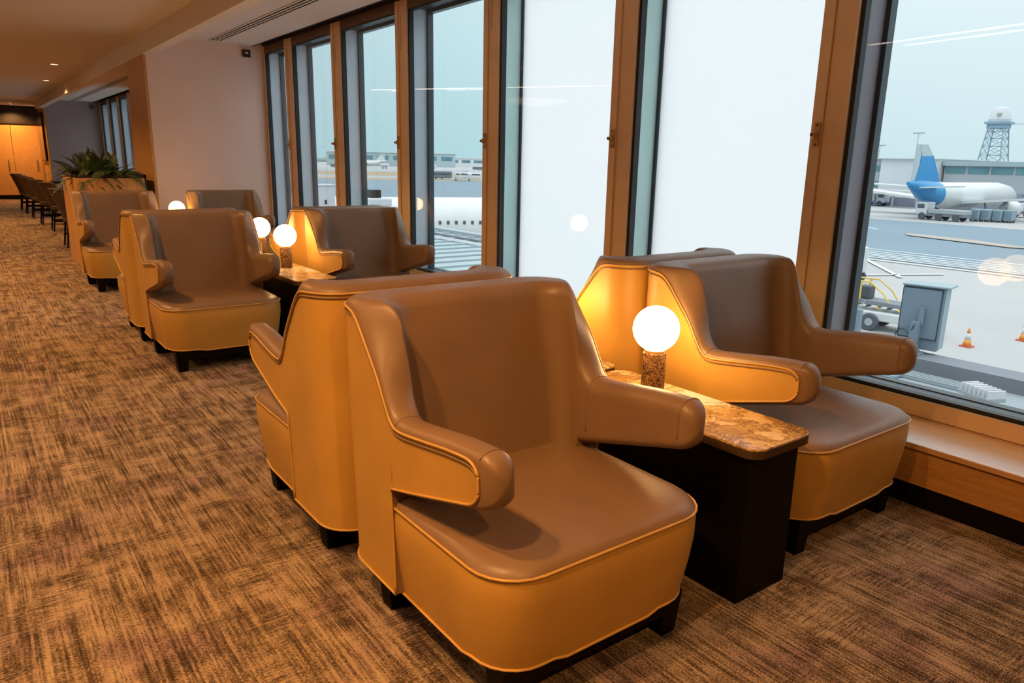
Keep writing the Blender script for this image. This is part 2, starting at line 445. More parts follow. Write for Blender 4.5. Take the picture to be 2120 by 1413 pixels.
# ------------------------------------------------------------------ windows
GB, GT = 0.375, 2.83
def make_window(n, yf, yn, fogged=False, last_post=None, detailed=True, label=''):
    """yf far edge of the glass, yn near edge; post beyond yf is last_post wide."""
    f = MB()
    f.box(XW, 3.66, yn - .06, yf + last_post, .289, GB)               # bottom rail
    f.box(XW, 3.66, yf + .022, yf + last_post, GB, 2.925)                # wide fixed post
    w = struct(f.build('window_%d' % n, 'bronze_frame', bevel=.003), label)
    MB().box(XW + .001, 3.66, yn - .001, yf + .022, GT, 2.925).build('head_rail', 'bronze_shaded', w)
    MB().box(XW - .012, 3.66, yn - .062, yn, .291, 2.923).build('sash_stile', 'bronze_frame', w, bevel=.003)
    MB().box(3.61, 3.655, yf, yf + .022, GB, GT).box(3.61, 3.655, yn, yf, GB, GB + .018).box(3.61, 3.655, yn, yf, GT - .014, GT).build('gasket', 'black_gasket', w)
    MB().box(XW - .002, 3.612, yf + .0225, yf + .030, GB, GT).box(XW - .002, 3.612, yn + .002, yf, GB - .006, GB).build('edge_strip', 'pale_edge', w)
    MB().box(3.640, 3.648, yn - .01, yf + .01, GB - .01, GT + .01).build('inner_pane', 'clear_glass', w)
    MB().box(3.812, 3.822, yn - .01, yf + .02, GB - .01, GT + .01).build('outer_pane', 'fogged_glass' if fogged else 'clear_glass', w)
    MB().box(3.66, 3.81, yf + .003, yf + last_post, .30, 2.92).build('cavity_fin', 'fin_lit_teal' if fogged else ('fin_shaded' if n == 7 else 'fin_grey'), w)
    MB().box(3.66, 3.81, yn - .01, yf, .30, GB - .005).box(3.66, 3.81, yn - .01, yf, GT + .01, 2.92).build('cavity_lining', 'navy_frame', w)
    MB().box(3.80, 3.86, yf - .022, yf + .02, .30, 2.92).box(3.80, 3.86, yn - .01, yf, .30, GB).box(3.80, 3.86, yn - .01, yf, GT - .02, 2.92).build('outer_frame', 'navy_frame', w)
    if detailed:
        zc = 1.615; yc = yn - .040
        l = MB().box(XW - .022, XW - .012, yc - .018, yc + .018, zc - .062, zc + .062).build('latch', 'brass', w, bevel=.002)
        MB().lathe([(0, 0), (.019, 0), (.019, -.012), (.012, -.02), (.011, -.034), (0, -.034)], (XW - .022, yc + .004, zc), 14, 'X').build('knob', 'brass', l, smooth=True, angle=35)
        MB().lathe([(0, 0), (.006, 0), (.006, -.002), (0, -.002)], (XW - .0565, yc + .004, zc), 8, 'X').build('key_socket', 'dark_metal', l)
        for dz in (-.048, .048):
            MB().lathe([(0, 0), (.005, 0), (.005, -.003), (0, -.003)], (XW - .022, yc, zc + dz), 8, 'X').build('screw', 'dark_metal', l)
        yb = yn - .095
        MB().box(XW - .010, XW, yb - .005, yb + .005, 2.50, 2.80).lathe([(0, 0), (.008, 0), (.008, -.012), (0, -.012)], (XW, yb, 2.49), 8, 'X').build('restrictor_rod', 'pale_edge', w)
    return w
WIN = [(1, 10.665, 9.885, .085, False), (2, 9.632, 8.387, .19, False), (3, 8.123, 6.826, .20, False), (4, 6.578, 5.294, .186, False),
       (5, 5.063, 3.763, .169, True), (6, 3.541, 2.261, .16, True), (7, 2.054, 0.76, .145, False)]
WL = {1: 'narrow window next to the mauve partition', 2: 'tall window behind the far seats', 3: 'tall window behind the middle lamp', 4: 'tall window showing a white aircraft roof',
      5: 'left fogged white window', 6: 'right fogged white window', 7: 'tall clear window looking onto the apron'}
for n, yf, yn, lp, fog in WIN:
    make_window(n, yf, yn, fog, lp, n < 8, WL[n])
struct(MB().box(3.60, 3.88, Y0, 0.697, 0, 3.06).build('wall_right_blocker', 'mauve_wall_paint'))  # unseen blank wall added to keep cool window light off the chairs
k = 9
y = 25.3
while y > 20.0:
    make_window(k, y, y - 1.29, False, .20, False, 'window of the far dining bay')
    y -= 1.53; k += 1
struct(MB().box(3.60, 3.88, 11.85, y + .18, .289, 3.06).build('wall_bay_blocker', 'mauve_wall_paint'))  # hidden blank wall replacing windows, added to dim the far bay

# slot diffusers in the bay ceilings
def diffuser(y0, y1, label):
    t = tag(empty('slot_diffuser', (2.92, y0, ZC)), label, 'air vent', 'ceiling slot diffusers')
    L = y1 - y0
    MB().box(-.07, .065, 0, L, -.003, -.001).build('backing', 'slot_black', t)
    for x in (-.085, -.035, .010, .056):
        w_ = .022 if x in (-.085, .056) else .020
        MB().box(x, x + w_, 0, L, -.007, -.003).build('slat', 'bay_ceiling_paint', t)
    return t
diffuser(0.2, 10.55, 'long black slotted air vent in the ceiling over the near window seats')
diffuser(12.1, 25.3, 'long black slotted air vent in the ceiling of the far dining bay')

# small square sign near the ceiling on each partition
def wall_sign(x, y, z, label):
    t = tag(empty('wall_sensor', (x, y, z)), label, 'sensor')
    MB().box(-.05, .05, -.03, 0, -.045, .045).box(-.052, .052, -.034, -.026, .032, .047).box(-.052, .052, -.034, -.026, -.047, -.032).box(-.052, -.038, -.034, -.026, -.032, .032).box(.038, .052, -.034, -.026, -.032, .032).build('housing', 'dark_metal', t)
    MB().box(-.018, .022, -.036, -.028, -.008, .02).build('pale_lens', 'pale_edge', t)
wall_sign(3.37, 10.75, 2.815, 'small dark square sensor high on the near mauve partition')
wall_sign(3.40, 25.55, 2.78, 'small dark square sensor high on the far mauve partition')

# wall screen on the far partition
tv = tag(empty('television', (2.181, 26.62, 1.9)), 'large black television on the end of the far partition', 'television')
MB().box(-.055, -.01, -.68, .68, -.69, .69).build('casing', 'dark_metal', tv, bevel=.006)
MB().box(-.058, -.055, -.66, .66, -.67, .67).build('screen', 'screen_black', tv)
MB().box(-.012, 0, -.2, .2, -.2, .2).build('wall_bracket', 'dark_metal', tv)

# ------------------------------------------------------------------ ceiling lights
def downlight_proto():
    t = empty('downlight')
    MB().lathe([(.052, -.002), (.085, -.002), (.088, 0.0), (.086, -.008), (.080, -.012), (.052, -.006)], n=20).build('rim', 'ceiling_paint', t, smooth=True)
    MB().lathe([(0, -.004), (.06, -.004), (.06, -.007), (0, -.007)], n=18).build('glowing_lens', 'downlight_glow', t)
    return t
dl0 = downlight_proto()
ld = bpy.data.lights.new('downlight_beam', 'SPOT'); ld.energy = DOWNLIGHT_W; ld.color = WARM
ld.spot_size = math.radians(140); ld.spot_blend = 0.6; ld.shadow_soft_size = 0.05
DLS = [(1.55, 15.3, 'recessed ceiling downlight nearest beyond the oak column', 2), (1.72, 18.8, 'recessed ceiling downlight second beyond the oak column', 2),
       (1.47, 26.6, 'recessed ceiling downlight left of a close pair at the far end', 3), (1.55, 27.6, 'recessed ceiling downlight above the far oak doors', 3),
       (-0.12, 12.1, 'recessed downlight above the aisle beyond the plants', 1), (-1.6, 17.6, 'recessed downlight over the far left of the aisle', 1), (-3.5, 16.7, 'recessed downlight in the far left of the room', 1),
       (-0.25, 1.45, 'recessed downlight above the aisle beside the nearest chair', 1), (-0.1, 4.7, 'recessed downlight above the aisle beside the middle chairs', 1), (-0.1, 7.6, 'recessed downlight above the aisle beside the far lounge chairs', 1),
       (-0.3, 0.75, 'added unseen downlight above the aisle just ahead of the camera', 1), (-2.6, 2.6, 'recessed downlight in the left of the room near the camera', 1), (-2.6, 6.6, 'recessed downlight in the middle left of the room', 1), (-2.4, 11.0, 'recessed downlight further along the left of the room', 1),  # first one is added to brighten the nearest seat
       (0.45, -0.9, 'added fill downlight behind the camera over the aisle', 1), (-0.15, 9.9, 'added unseen downlight above the aisle level with the oak planter', 1),  # both added: fill from behind the camera, light for the mauve wall
       (-0.3, 19.5, 'recessed downlight over the aisle beside the dining chairs', 1)]
lo = bpy.data.objects.new('downlight_beam', ld); col.objects.link(lo); lo.parent = dl0; lo.location = (0, 0, -.02)
for i, (x, y, lb, q) in enumerate(DLS):
    o = dl0 if i == 0 else dup(dl0)
    zc_ = 2.83 if y > 26.5 else ZC
    o.location = (x, y, zc_); tag(o, lb, 'ceiling light', 'recessed downlights')

# glowing strips and a lit ceiling disc further into the room (they mirror in the window glass)
def strip(a, b, label):
    a, b = Vector(a), Vector(b); d = b - a; L = d.length
    t = empty('strip_light', (a.x, a.y, ZC - .003), math.atan2(d.y, d.x)); tag(t, label, 'ceiling light')
    MB().box(0, L, -.03, .03, -.018, 0).build('channel', 'dark_metal', t)
    MB().box(.01, L - .01, -.022, .022, -.026, -.018).build('diffuser', 'strip_glow', t)
strip((-1.75, 5.4, 0), (-1.35, 2.2, 0), 'thin glowing strip light on the ceiling left of the camera')
strip((-0.06, 15.2, 0), (-3.25, 10.15, 0), 'long thin glowing strip light crossing the far left ceiling')
pd = tag(empty('ceiling_disc', (-4.05, 14.5, ZC)), 'large shallow glowing disc light on the far left ceiling', 'ceiling light')
MB().lathe([(0, 0), (.85, 0), (.85, -.03), (0, -.03)], n=36).build('rim', 'ceiling_paint', pd)
MB().lathe([(.80, -.031), (.78, -.05), (.4, -.12), (.1, -.16), (0, -.16)], n=36).build('shade', 'pendant_glow', pd, smooth=True)

# ================================================================== LOUNGE CHAIRS
def lerp(a, b, t): return a + (b - a) * t
def pw(x, pts):
    if x <= pts[0][0]: return pts[0][1]
    for (a, va), (b, vb) in zip(pts, pts[1:]):
        if x <= b:
            t = (x - a) / (b - a); return va + (vb - va) * t
    return pts[-1][1]
def smooth_pw(x, pts, w=0.035):
    return sum(pw(x + w * k, pts) for k in (-1, -.6, -.2, .2, .6, 1)) / 6
D_CH = 0.92
TOPP = [(0.0, .758), (.08, .768), (.20, .764), (.47, .730), (.515, .734), (.553, .790), (.690, 1.020), (.714, 1.037), (.92, 1.038)]
def z_top(y): return smooth_pw(y, TOPP, .018)
BOTP = [(0.0, .618), (.08, .612), (.535, .486)]
def z_bot(y): return pw(y, BOTP) if y < .54 else .148
HW = [(.14, .402), (.45, .410), (.72, .420), (1.05, .425)]
def hw_at(z): return pw(z, HW)
def rear_at(z): return pw(z, [(.14, .915), (.6, .915), (1.05, .905)])
def yb_at(z): return smooth_pw(z, [(.40, .600), (.50, .628), (.75, .670), (1.0, .730), (1.06, .740)], .02)
RC = .135
def toe(y): return .018 * max(0, (.40 - y)) / .40      # arms lean in very slightly at the tips
def out_pt(kind, s, z):
    h, r = hw_at(z), rear_at(z)
    if kind == 'w': return Vector((-h + toe(s), s, z)) if s <= .60 else Vector((-h, lerp(.60, r - RC, (s - .60) / .12), z))
    if kind == 'c':
        a = s * PI / 2; return Vector((-h + RC - RC * math.cos(a), r - RC + RC * math.sin(a), z))
    return Vector((lerp(-h + RC, 0, s), r, z))
def in_pt(kind, s, z):
    h, yb = hw_at(max(z, .5)) - pw(z, [(.5, .098), (.76, .098), (1.0, .092)]), yb_at(z)
    RI = pw(z, [(.6, .06), (.8, .07), (1.0, .10)])
    if kind == 'w':
        return Vector((-h + toe(s) * .6, s, z)) if s <= .56 else Vector((-h, lerp(.56, yb - RI, (s - .56) / .16), z))
    if kind == 'c':
        a = s * PI / 2; return Vector((-h + RI - RI * math.cos(a), yb - RI + RI * math.sin(a), z))
    return Vector((lerp(-h + RI, 0, s), yb, z))
STN = []
RT = .052
for ph in (0, 20, 38, 56, 74, 90):
    STN.append(('w', .040 + RT - RT * math.cos(math.radians(ph)), math.sin(math.radians(ph))))
for s in (.095, .100, .106, .114, .124, .140, .17, .23, .30, .37, .43, .47, .50, .525, .5399, .5401, .555, .57, .59, .61, .63, .65, .665, .68, .692, .703, .714, .72): STN.append(('w', s, 1))
for s in (.125, .25, .375, .5, .625, .75, .875, 1.0): STN.append(('c', s, 1))
for s in (.2, .4, .6, .8, 1.0): STN.append(('b', s, 1))
def y_eff(k, s): return s if k == 'w' else .92
NO, NA, NI = 9, 6, 9
SE = .026       # seam inset from the edge
def ring(kind, s, sc):
    """points: outer face bottom seam..top seam, then padding over the top, inside, under and back."""
    y = y_eff(kind, s)
    zt, zb = z_top(max(y, .05)), z_bot(max(y, .05))
    ke = 1.0
    if sc < 1:
        hh = (zt - zb) / 2; rz = .074; k = (hh - rz + rz * sc) / hh; zm = (zt + zb) / 2; ke = k
        zt, zb = zm + (zt - zm) * k, zm + (zb - zm) * k
    ra = .045
    hem = y >= .54
    zo0 = zb + (.0 if hem else .020 * ke); zo1 = zt - SE * ke
    if not hem and y < .140:
        q_ = min(1.0, (.140 - y) / .050); ins_ = .046 * ke * (1 - math.sqrt(max(0, 1 - q_ * q_))); zo0 += ins_; zo1 -= ins_
    def P(u, z):
        o, i = out_pt(kind, s, z), in_pt(kind, s, z)
        if sc < 1:
            th = .5 + (u - .5) * sc; return o.lerp(i, th)
        return o.lerp(i, u)
    pts_o = [P(0, lerp(zo0, zo1, t / (NO - 1))) for t in range(NO)]
    th = (out_pt(kind, s, zt) - in_pt(kind, s, zt)).length
    ro = min(.42, ra / th); ri = min(.48, .048 / th)
    pts_p = [P(0, zo1)]
    for t in range(NA):        # outer top round
        a = PI / 2 * t / (NA - 1); pts_p.append(P(ro * (1 - math.cos(a)), zt - SE * ke * (1 - math.sin(a))))
    for t in range(NA):
        a = PI / 2 * t / (NA - 1); pts_p.append(P(1 - ri * (1 - math.sin(a)), zt - .044 * ke * (1 - math.cos(a))))
    zi1, zi0 = zt - .044 * ke, zb + .030 * ke
    for t in range(1, NI): pts_p.append(P(1, lerp(zi1, zi0, t / (NI - 1))))
    for t in range(1, NA):
        a = PI / 2 * t / (NA - 1); pts_p.append(P(1 - ri * (1 - math.cos(a)), zb + .030 * ke * (1 - math.sin(a))))
    for t in range(NA):
        a = PI / 2 * t / (NA - 1); pts_p.append(P(ro * (1 - math.sin(a)), zb + (.020 * ke * (1 - math.cos(a)) if not hem else 0)))
    pts_p.append(P(0, zo0))
    return pts_o, pts_p

def make_chair_meshes():
    rings = [ring(*s) for s in STN]
    full = [(o, p) for o, p in rings]
    mir = lambda q: Vector((-q.x, q.y, q.z))
    full += [([mir(q) for q in o], [mir(q) for q in p]) for o, p in rings[-2::-1]]
    n = len(full); first = 5; last = n - 6
    shell = MB(); pad = MB()
    def grid(mb, rows, closed=False):
        m = len(rows[0]); vs = [q for r in rows for q in r]
        fs = [(i * m + j, i * m + j + 1, (i + 1) * m + j + 1, (i + 1) * m + j) for i in range(len(rows) - 1) for j in range(m - 1)]
        if closed: fs += [(i * m + m - 1, i * m, (i + 1) * m, (i + 1) * m + m - 1) for i in range(len(rows) - 1)]
        mb.add(vs, fs)
    grid(shell, [full[i][0] for i in range(first, last + 1)])
    grid(pad, [full[i][1] for i in range(first, last + 1)])
    for a, b, in ((0, first), (last, n - 1)):          # leather wraps the arm tips all round
        grid(pad, [full[i][0] + full[i][1] for i in range(a, b + 1)], True)
    # piping: along the top seam, down the arm front, along the arm underside and down to the hem
    pp = MB()
    def off(q):
        c = Vector((0, .45, q.z)); d = q - c
        if q.y < .7: d = Vector((math.copysign(1, q.x), 0, 0))
        else: d.normalize()
        return q + d * .0035
    for r in (.0048,):
        top = [off(full[i][0][-1]) for i in range(first, last + 1)]
        pp.tube(top, .0042, 6)
        for a, sgn in ((first, 1), (last, -1)):
            idx = [a + sgn * k for k in range(0, 24)]
            vert = [off(full[a][0][t]) for t in range(NO - 1, -1, -1)]
            low = [off(full[i][0][0]) for i in idx if full[i][0][0].y < .5400]
            down = [off(Vector((math.copysign(hw_at(z), full[a][0][0].x), .541, z))) for z in (.49, .42, .34, .26, .18, .15)]
            pp.tube(vert, .0042, 6); pp.tube(low + down, .0042, 6)
        hem = [off(full[i][0][0]) for i in range(first, last + 1) if full[i][0][0].y >= .5400]
        pp.tube(hem, .004, 6)
    seam2 = MB()                                      # second stitched welt just under the top piping
    seam2.tube([off(full[i][0][-1]) - Vector((0, 0, .014)) for i in range(first + 1, last)], .0028, 5)
    for q in (5, next(i for i, st in enumerate(STN) if st[1] >= .50)):        # stitched seams round the arms
        for r_, in ((full[q],), (full[n - 1 - q],)):
            line_ = [v + Vector((0, -.0012, .0006)) for v in r_[1][2:2 * NA + NI - 1]]
            seam2.tube(line_, .0022, 4)
    return shell, pad, pp, seam2

def seat_outline(hw, yf, yr, r, rr, n=7):
    pts = []
    for cx_, cy_, a0, rad in ((hw - r, yf + r, -90, r), (hw - rr, yr - rr, 0, rr), (-hw + rr, yr - rr, 90, rr), (-hw + r, yf + r, 180, r)):
        for k in range(n):
            a = math.radians(a0 + 90 * k / (n - 1)); pts.append((cx_ + rad * math.cos(a), cy_ + rad * math.sin(a)))
    # denser straight runs
    out = []
    for i, p in enumerate(pts):
        q = pts[(i + 1) % len(pts)]; out.append(p)
        L = math.hypot(q[0] - p[0], q[1] - p[1])
        m = int(L / .045)
        for t in range(1, m): out.append((lerp(p[0], q[0], t / m), lerp(p[1], q[1], t / m)))
    return out

def make_lounge_chair():
    t = empty('lounge_chair')
    shell, pad, pp, seam2 = make_chair_meshes()
    sh = shell.build('outer_shell', 'tan_leather', t, True, angle=50); sh['label'] = 'tan leather outer shell of back and arms'
    pb = pad.build('inner_backrest', 'taupe_leather', t, True, angle=60); pb['label'] = 'taupe leather inner back and armrests'
    pp.build('piping', 'tan_piping', t, True); seam2.build('seam_welt', 'taupe_leather', t, True)
    # seat block
    zs, zh = .438, .140
    tops = seat_outline(.402, 0.0, .70, .140, .05); n = len(tops)
    def corner_lift(x, y):
        d = math.hypot(abs(x) - .35, y - .02)
        return .012 if d < .150 else 0.0
    rows = []
    for z, ins in ((None, .026), (.20, .016), (.28, .005), (.36, -.003), (.41, -.003), (zs, .002)):
        rw = []
        o = seat_outline(.402 - ins, ins, .70, .140 - ins * .5, .05)
        for (x, y) in o: rw.append((x, y, (zh + corner_lift(x, y)) if z is None else z))
        rows.append(rw)
    m = min(len(r) for r in rows)
    if any(len(r) != n for r in rows):
        rows = []
        for z, ins in ((None, .026), (.20, .016), (.28, .005), (.36, -.003), (.41, -.003), (zs, .002)):
            rows.append([(x * (1 - ins / .402), lerp(.70, y, 1 - 0) + (ins * (1 - y / .70)), (zh + corner_lift(x, y)) if z is None else z) for x, y in tops])
    sb = MB(); vs = [p for r in rows for p in r]
    sb.add(vs, [(i * n + j, i * n + (j + 1) % n, (i + 1) * n + (j + 1) % n, (i + 1) * n + j) for i in range(len(rows) - 1) for j in range(n)] + [tuple(range(n - 1, -1, -1))])
    b = sb.build('seat_base', 'tan_leather', t, True, angle=50); b['label'] = 'tan leather seat base'
    cu = MB(); vs = []
    prof = [(1.0, zs), (.985, zs + .012), (.95, zs + .024), (.86, zs + .033), (.6, zs + .040), (.3, zs + .043)]
    for sc, z in prof:
        for x, y in tops: vs.append((x * sc, .35 + (y - .35) * sc, z))
    vs.append((0, .35, zs + .044)); nv = len(prof)
    cu.add(vs, [(i * n + j, i * n + (j + 1) % n, (i + 1) * n + (j + 1) % n, (i + 1) * n + j) for i in range(nv - 1) for j in range(n)] + [((nv - 1) * n + j, (nv - 1) * n + (j + 1) % n, nv * n) for j in range(n)])
    c = cu.build('seat_cushion', 'taupe_leather', t, True); c['label'] = 'taupe leather seat top'
    p2 = MB(); p2.tube([(x * 1.008, .35 + (y - .35) * 1.008, zs) for x, y in tops], .0042, 6, True)
    p2.tube([(x * 1.01, .35 + (y - .35) * 1.008, z + .003) for x, y, z in rows[0]], .0042, 6, True)
    p2.build('seat_piping', 'tan_piping', t, True)
    MB().box(-.30, .30, .055, .84, .085, .150).build('plinth_rail', 'black_wood', t)
    for sx in (-1, 1):
        for yy in (.052, .66):
            lg = MB().box(sx * (.265 if yy < .3 else .245), sx * (.350 if yy < .3 else .368), yy, yy + .09, 0, .150, .012, .012).build('leg', 'black_wood', t, bevel=.004)
    return t

CH_L = ['tan and taupe lounge chair in the foreground, nearest the camera on the aisle side',
        'front row lounge chair by the window, right of the nearest table and lamp',
        'lounge chair turned away, back to back with the nearest aisle chair',
        'lounge chair turned away, back to back with the nearest window chair behind its glowing lamp',
        'aisle-side lounge chair facing the camera in the middle row',
        'window-side lounge chair facing the camera in the middle row under the clear windows',
        'lounge chair turned away, back to back with the middle aisle chair',
        'lounge chair turned away, mostly hidden behind the middle window chair',
        'aisle-side lounge chair of the last row, in front of the oak planter',
        'window-side lounge chair of the last row, in front of the mauve wall']
CH_P = [(1.328, 1.27, 0), (2.742, 1.315, 0), (1.31, 3.165, PI), (2.72, 3.16, PI),
        (1.388, 5.165, 0), (2.70, 5.19, 0), (1.375, 7.04, PI), (2.70, 7.04, PI),
        (1.40, 8.82, 0), (2.62, 8.86, 0)]
ch0 = make_lounge_chair(); tag(ch0, CH_L[0], 'chair', 'lounge chairs in facing rows')
for i, ((x, y, r), lb) in enumerate(zip(CH_P, CH_L)):
    o = ch0 if i == 0 else dup(ch0)
    place(o, (x, y, 0), r, lb)

# ================================================================== SIDE TABLES AND LAMPS
def rrect(x0, x1, y0, y1, r, n=6):
    out = []
    for cx_, cy_, a0 in ((x1 - r, y0 + r, -90), (x1 - r, y1 - r, 0), (x0 + r, y1 - r, 90), (x0 + r, y0 + r, 180)):
        for k in range(n):
            a = math.radians(a0 + 90 * k / (n - 1)); out.append((cx_ + r * math.cos(a), cy_ + r * math.sin(a)))
    return out
def make_table():
    t = empty('side_table')
    MB().prism(rrect(-.165, .165, 0, .93, .055), .566, .575).build('marble_top', 'marble_top', t, bevel=.002)
    MB().prism(rrect(-.166, .166, -.001, .931, .056), .540, .5655).build('edge_band', 'table_edge', t)
    MB().box(-.138, .138, .04, .90, 0.0, .541).build('pedestal', 'black_wood', t, bevel=.003)
    return t
def make_lamp():
    t = empty('table_lamp')
    MB().lathe([(0, 0), (.044, 0), (.046, .002), (.046, .163), (.044, .166), (0, .166)], n=36).build('marble_base', 'marble_brown', t, True, angle=40)
    MB().lathe([(0, .166), (.040, .166), (.040, .176), (0, .176)], n=28).build('collar', 'brass', t, True, angle=40)
    pr = []
    for k in range(0, 25):
        a = PI * k / 24; pr.append((max(.0005, .0895 * math.sin(a)), .259 - .0895 * math.cos(a)))
    g = MB().lathe(pr, n=40).build('globe_shade', 'globe_glow', t, True); g['label'] = 'glowing white glass globe'
    return t
TB = [((2.082, 1.27, 0), 0, 'narrow marble-topped side table between the two nearest chairs', (2.098, 1.885)),
      ((2.112, 3.175, 0), PI, 'marble side table behind the nearest one, its corner showing past the front chair', (2.10, 2.555)),
      ((2.045, 5.17, 0), 0, 'marble side table between the two middle row chairs', (2.062, 5.87)),
      ((2.05, 7.04, 0), PI, 'marble side table just behind the middle row table', (2.115, 6.66)),
      ((2.01, 8.83, 0), 0, 'side table between the last row chairs', (2.03, 9.42))]
LL = ['glowing globe lamp on a brown marble base, nearest the camera', 'globe lamp hidden behind the nearest chair back', 'globe lamp on the middle row table, right of a close pair',
      'globe lamp on marble base, left of the close pair behind the middle chair', 'farthest globe lamp, half hidden in front of the mauve wall']
tb0 = make_table(); tag(tb0, TB[0][2], 'table', 'marble side tables')
lp0 = make_lamp(); tag(lp0, LL[0], 'lamp', 'globe table lamps')
for i, (p, r, lb, lp) in enumerate(TB):
    o = tb0 if i == 0 else dup(tb0); place(o, p, r, lb)
    q = lp0 if i == 0 else dup(lp0); place(q, (lp[0], lp[1], .5752), .3 * i, LL[i])

# ================================================================== PLANTER WITH FERNS
pl = tag(empty('planter', (1.15, 10.66, 0)), 'tall oak box planter full of ferns behind the last lounge chair', 'planter')
PW, PD, PH = .81, 1.40, 1.150
MB().box(.03, PW - .025, 0, .03, 0.0, PH).build('front_panel', 'oak_upright', pl, bevel=.002)
MB().box(0, .03, 0, PD, 0.0, PH).build('side_panel', 'oak_upright', pl, bevel=.002)
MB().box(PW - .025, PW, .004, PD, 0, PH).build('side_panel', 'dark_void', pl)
MB().box(.03, PW - .025, PD - .03, PD, 0, PH).build('back_panel', 'oak_upright', pl)
MB().box(.032, PW - .027, .032, PD - .032, PH - .10, PH - .06).build('soil', 'soil', pl)
MB().box(.02, PW, .012, .035, PH, PH + .045).box(.012, .03, .012, PD, PH, PH + .045).box(PW - .02, PW, .012, PD, PH, PH + .045).box(.012, PW, PD - .03, PD - .01, PH, PH + .045).build('liner_rim', 'dark_void', pl)

def frond_mesh(L, droop, lean):
    mb = MB(); n = 20; pts = []
    for i in range(n + 1):
        t = i / n
        pts.append(Vector((0, L * (t * math.cos(lean) * .95), L * (t * math.sin(lean) - droop * t * t))))
    for i in range(n):
        t = i / n; p = pts[i]; d = (pts[i + 1] - p).normalized()
        w = L * .16 * (math.sin(PI * min(1, .12 + .88 * t)) ** .7) * (1 - .55 * t)
        for sg in (-1, 1):
            tip = p + Vector((sg * w, 0, -w * .18)) + d * w * .45
            h_ = d * (L / n) * .42
            mid = p.lerp(tip, .5)
            mb.add([p, mid - h_ * .5, tip, mid + h_, p + h_], [(0, 1, 2, 3, 4)])
    mb.tube(pts[::3], .0035, 4)
    me = mb.mesh('frond', 'fern_green'); return me
FM = [frond_mesh(.62, .38, .95), frond_mesh(.60, .62, .80), frond_mesh(.52, .22, 1.2), frond_mesh(.70, .80, .75), frond_mesh(.58, .95, .55)]
rf = random.Random(3)
for (fx, fy, lb, bias) in ((.20, .30, 'dark green fern spilling over the left front of the oak planter', PI * .9), (.44, .28, 'dark green fern at the right front of the oak planter', -.6),
                           (.40, .80, 'taller dark green fern in the middle of the oak planter', 0.0), (.32, 1.2, 'dark green fern at the back of the oak planter', PI * .8)):
    ft = tag(empty('fern', (1.15 + fx, 10.66 + fy, PH - .06)), lb, 'plant', 'ferns in the planter')
    for k_ in range(44):
        fo = bpy.data.objects.new('frond', rf.choice(FM)); col.objects.link(fo); fo.parent = ft
        az = rf.uniform(0, 2 * PI)
        fo.location = (rf.uniform(-.10, .10), rf.uniform(-.12, .12), rf.uniform(0, .05))
        fo.rotation_euler = (rf.uniform(-.25, .25), rf.uniform(-.3, .3), az)
        s__ = rf.uniform(.75, 1.12); fo.scale = (s__, s__, s__)

# ================================================================== DINING CHAIRS BEYOND THE PLANTER
def make_dining():
    t = empty('dining_chair')          # faces +X, back towards the aisle
    bk = MB(); rows = []
    for i in range(9):
        z = .40 + .50 * i / 8; lean = -.02 - .17 * (i / 8) ** 1.2; rr = []
        for j in range(13):
            a = (-1 + 2 * j / 12); yy = .255 * a * (1 - .06 * (i / 8)); xx = lean + .20 * abs(a) ** 2.6
            top = z + (.012 * (1 - a * a) if i == 8 else 0); rr.append((xx, yy, top))
        rows.append(rr)
    m = 13
    vs = [p for r in rows for p in r] + [(p[0] + .055, p[1] * .86, p[2]) for r in rows for p in r]
    kf = len(rows) * m; fs = []
    for i in range(len(rows) - 1):
        for j in range(m - 1):
            fs.append((i * m + j, i * m + j + 1, (i + 1) * m + j + 1, (i + 1) * m + j)); fs.append((kf + i * m + j, kf + (i + 1) * m + j, kf + (i + 1) * m + j + 1, kf + i * m + j + 1))
    for j in range(m - 1):
        e0 = (len(rows) - 1) * m + j; fs.append((e0, e0 + 1, kf + e0 + 1, kf + e0)); fs.append((j, kf + j, kf + j + 1, j + 1))
    for i in range(len(rows) - 1):
        for j in (0, m - 1): fs.append((i * m + j, (i + 1) * m + j, kf + (i + 1) * m + j, kf + i * m + j))
    bk.add(vs, fs).build('backrest', 'dining_brown', t, True, angle=45)
    MB().prism(rrect(-.02, .46, -.245, .245, .06), .395, .475).build('seat', 'dining_brown', t, bevel=.015, seg=3)
    for x in (.0, .41):
        for y_ in (-.215, .215):
            MB().bar((x * 1.02 - (.03 if x == 0 else -.01), y_, 0), (x + .02, y_ * .95, .40), .016, 4, .022).build('leg', 'black_wood', t)
    MB().box(-.005, .42, -.222, -.202, .17, .20).build('stretcher', 'black_wood', t)
    MB().box(-.005, .42, .202, .222, .17, .20).build('stretcher', 'black_wood', t)
    return t
dc0 = make_dining(); tag(dc0, 'x', 'chair', 'dining chairs along the aisle')
DCY = [13.55, 16.55, 18.1, 19.9, 21.4, 23.05]
DCN = ['brown dining chair nearest, half hidden behind the oak planter', 'second brown dining chair beyond the oak planter', 'third brown dining chair beyond the oak planter',
       'fourth brown dining chair beyond the oak planter', 'fifth brown dining chair, last but one before the far doors', 'farthest brown dining chair, beside the far oak doors']
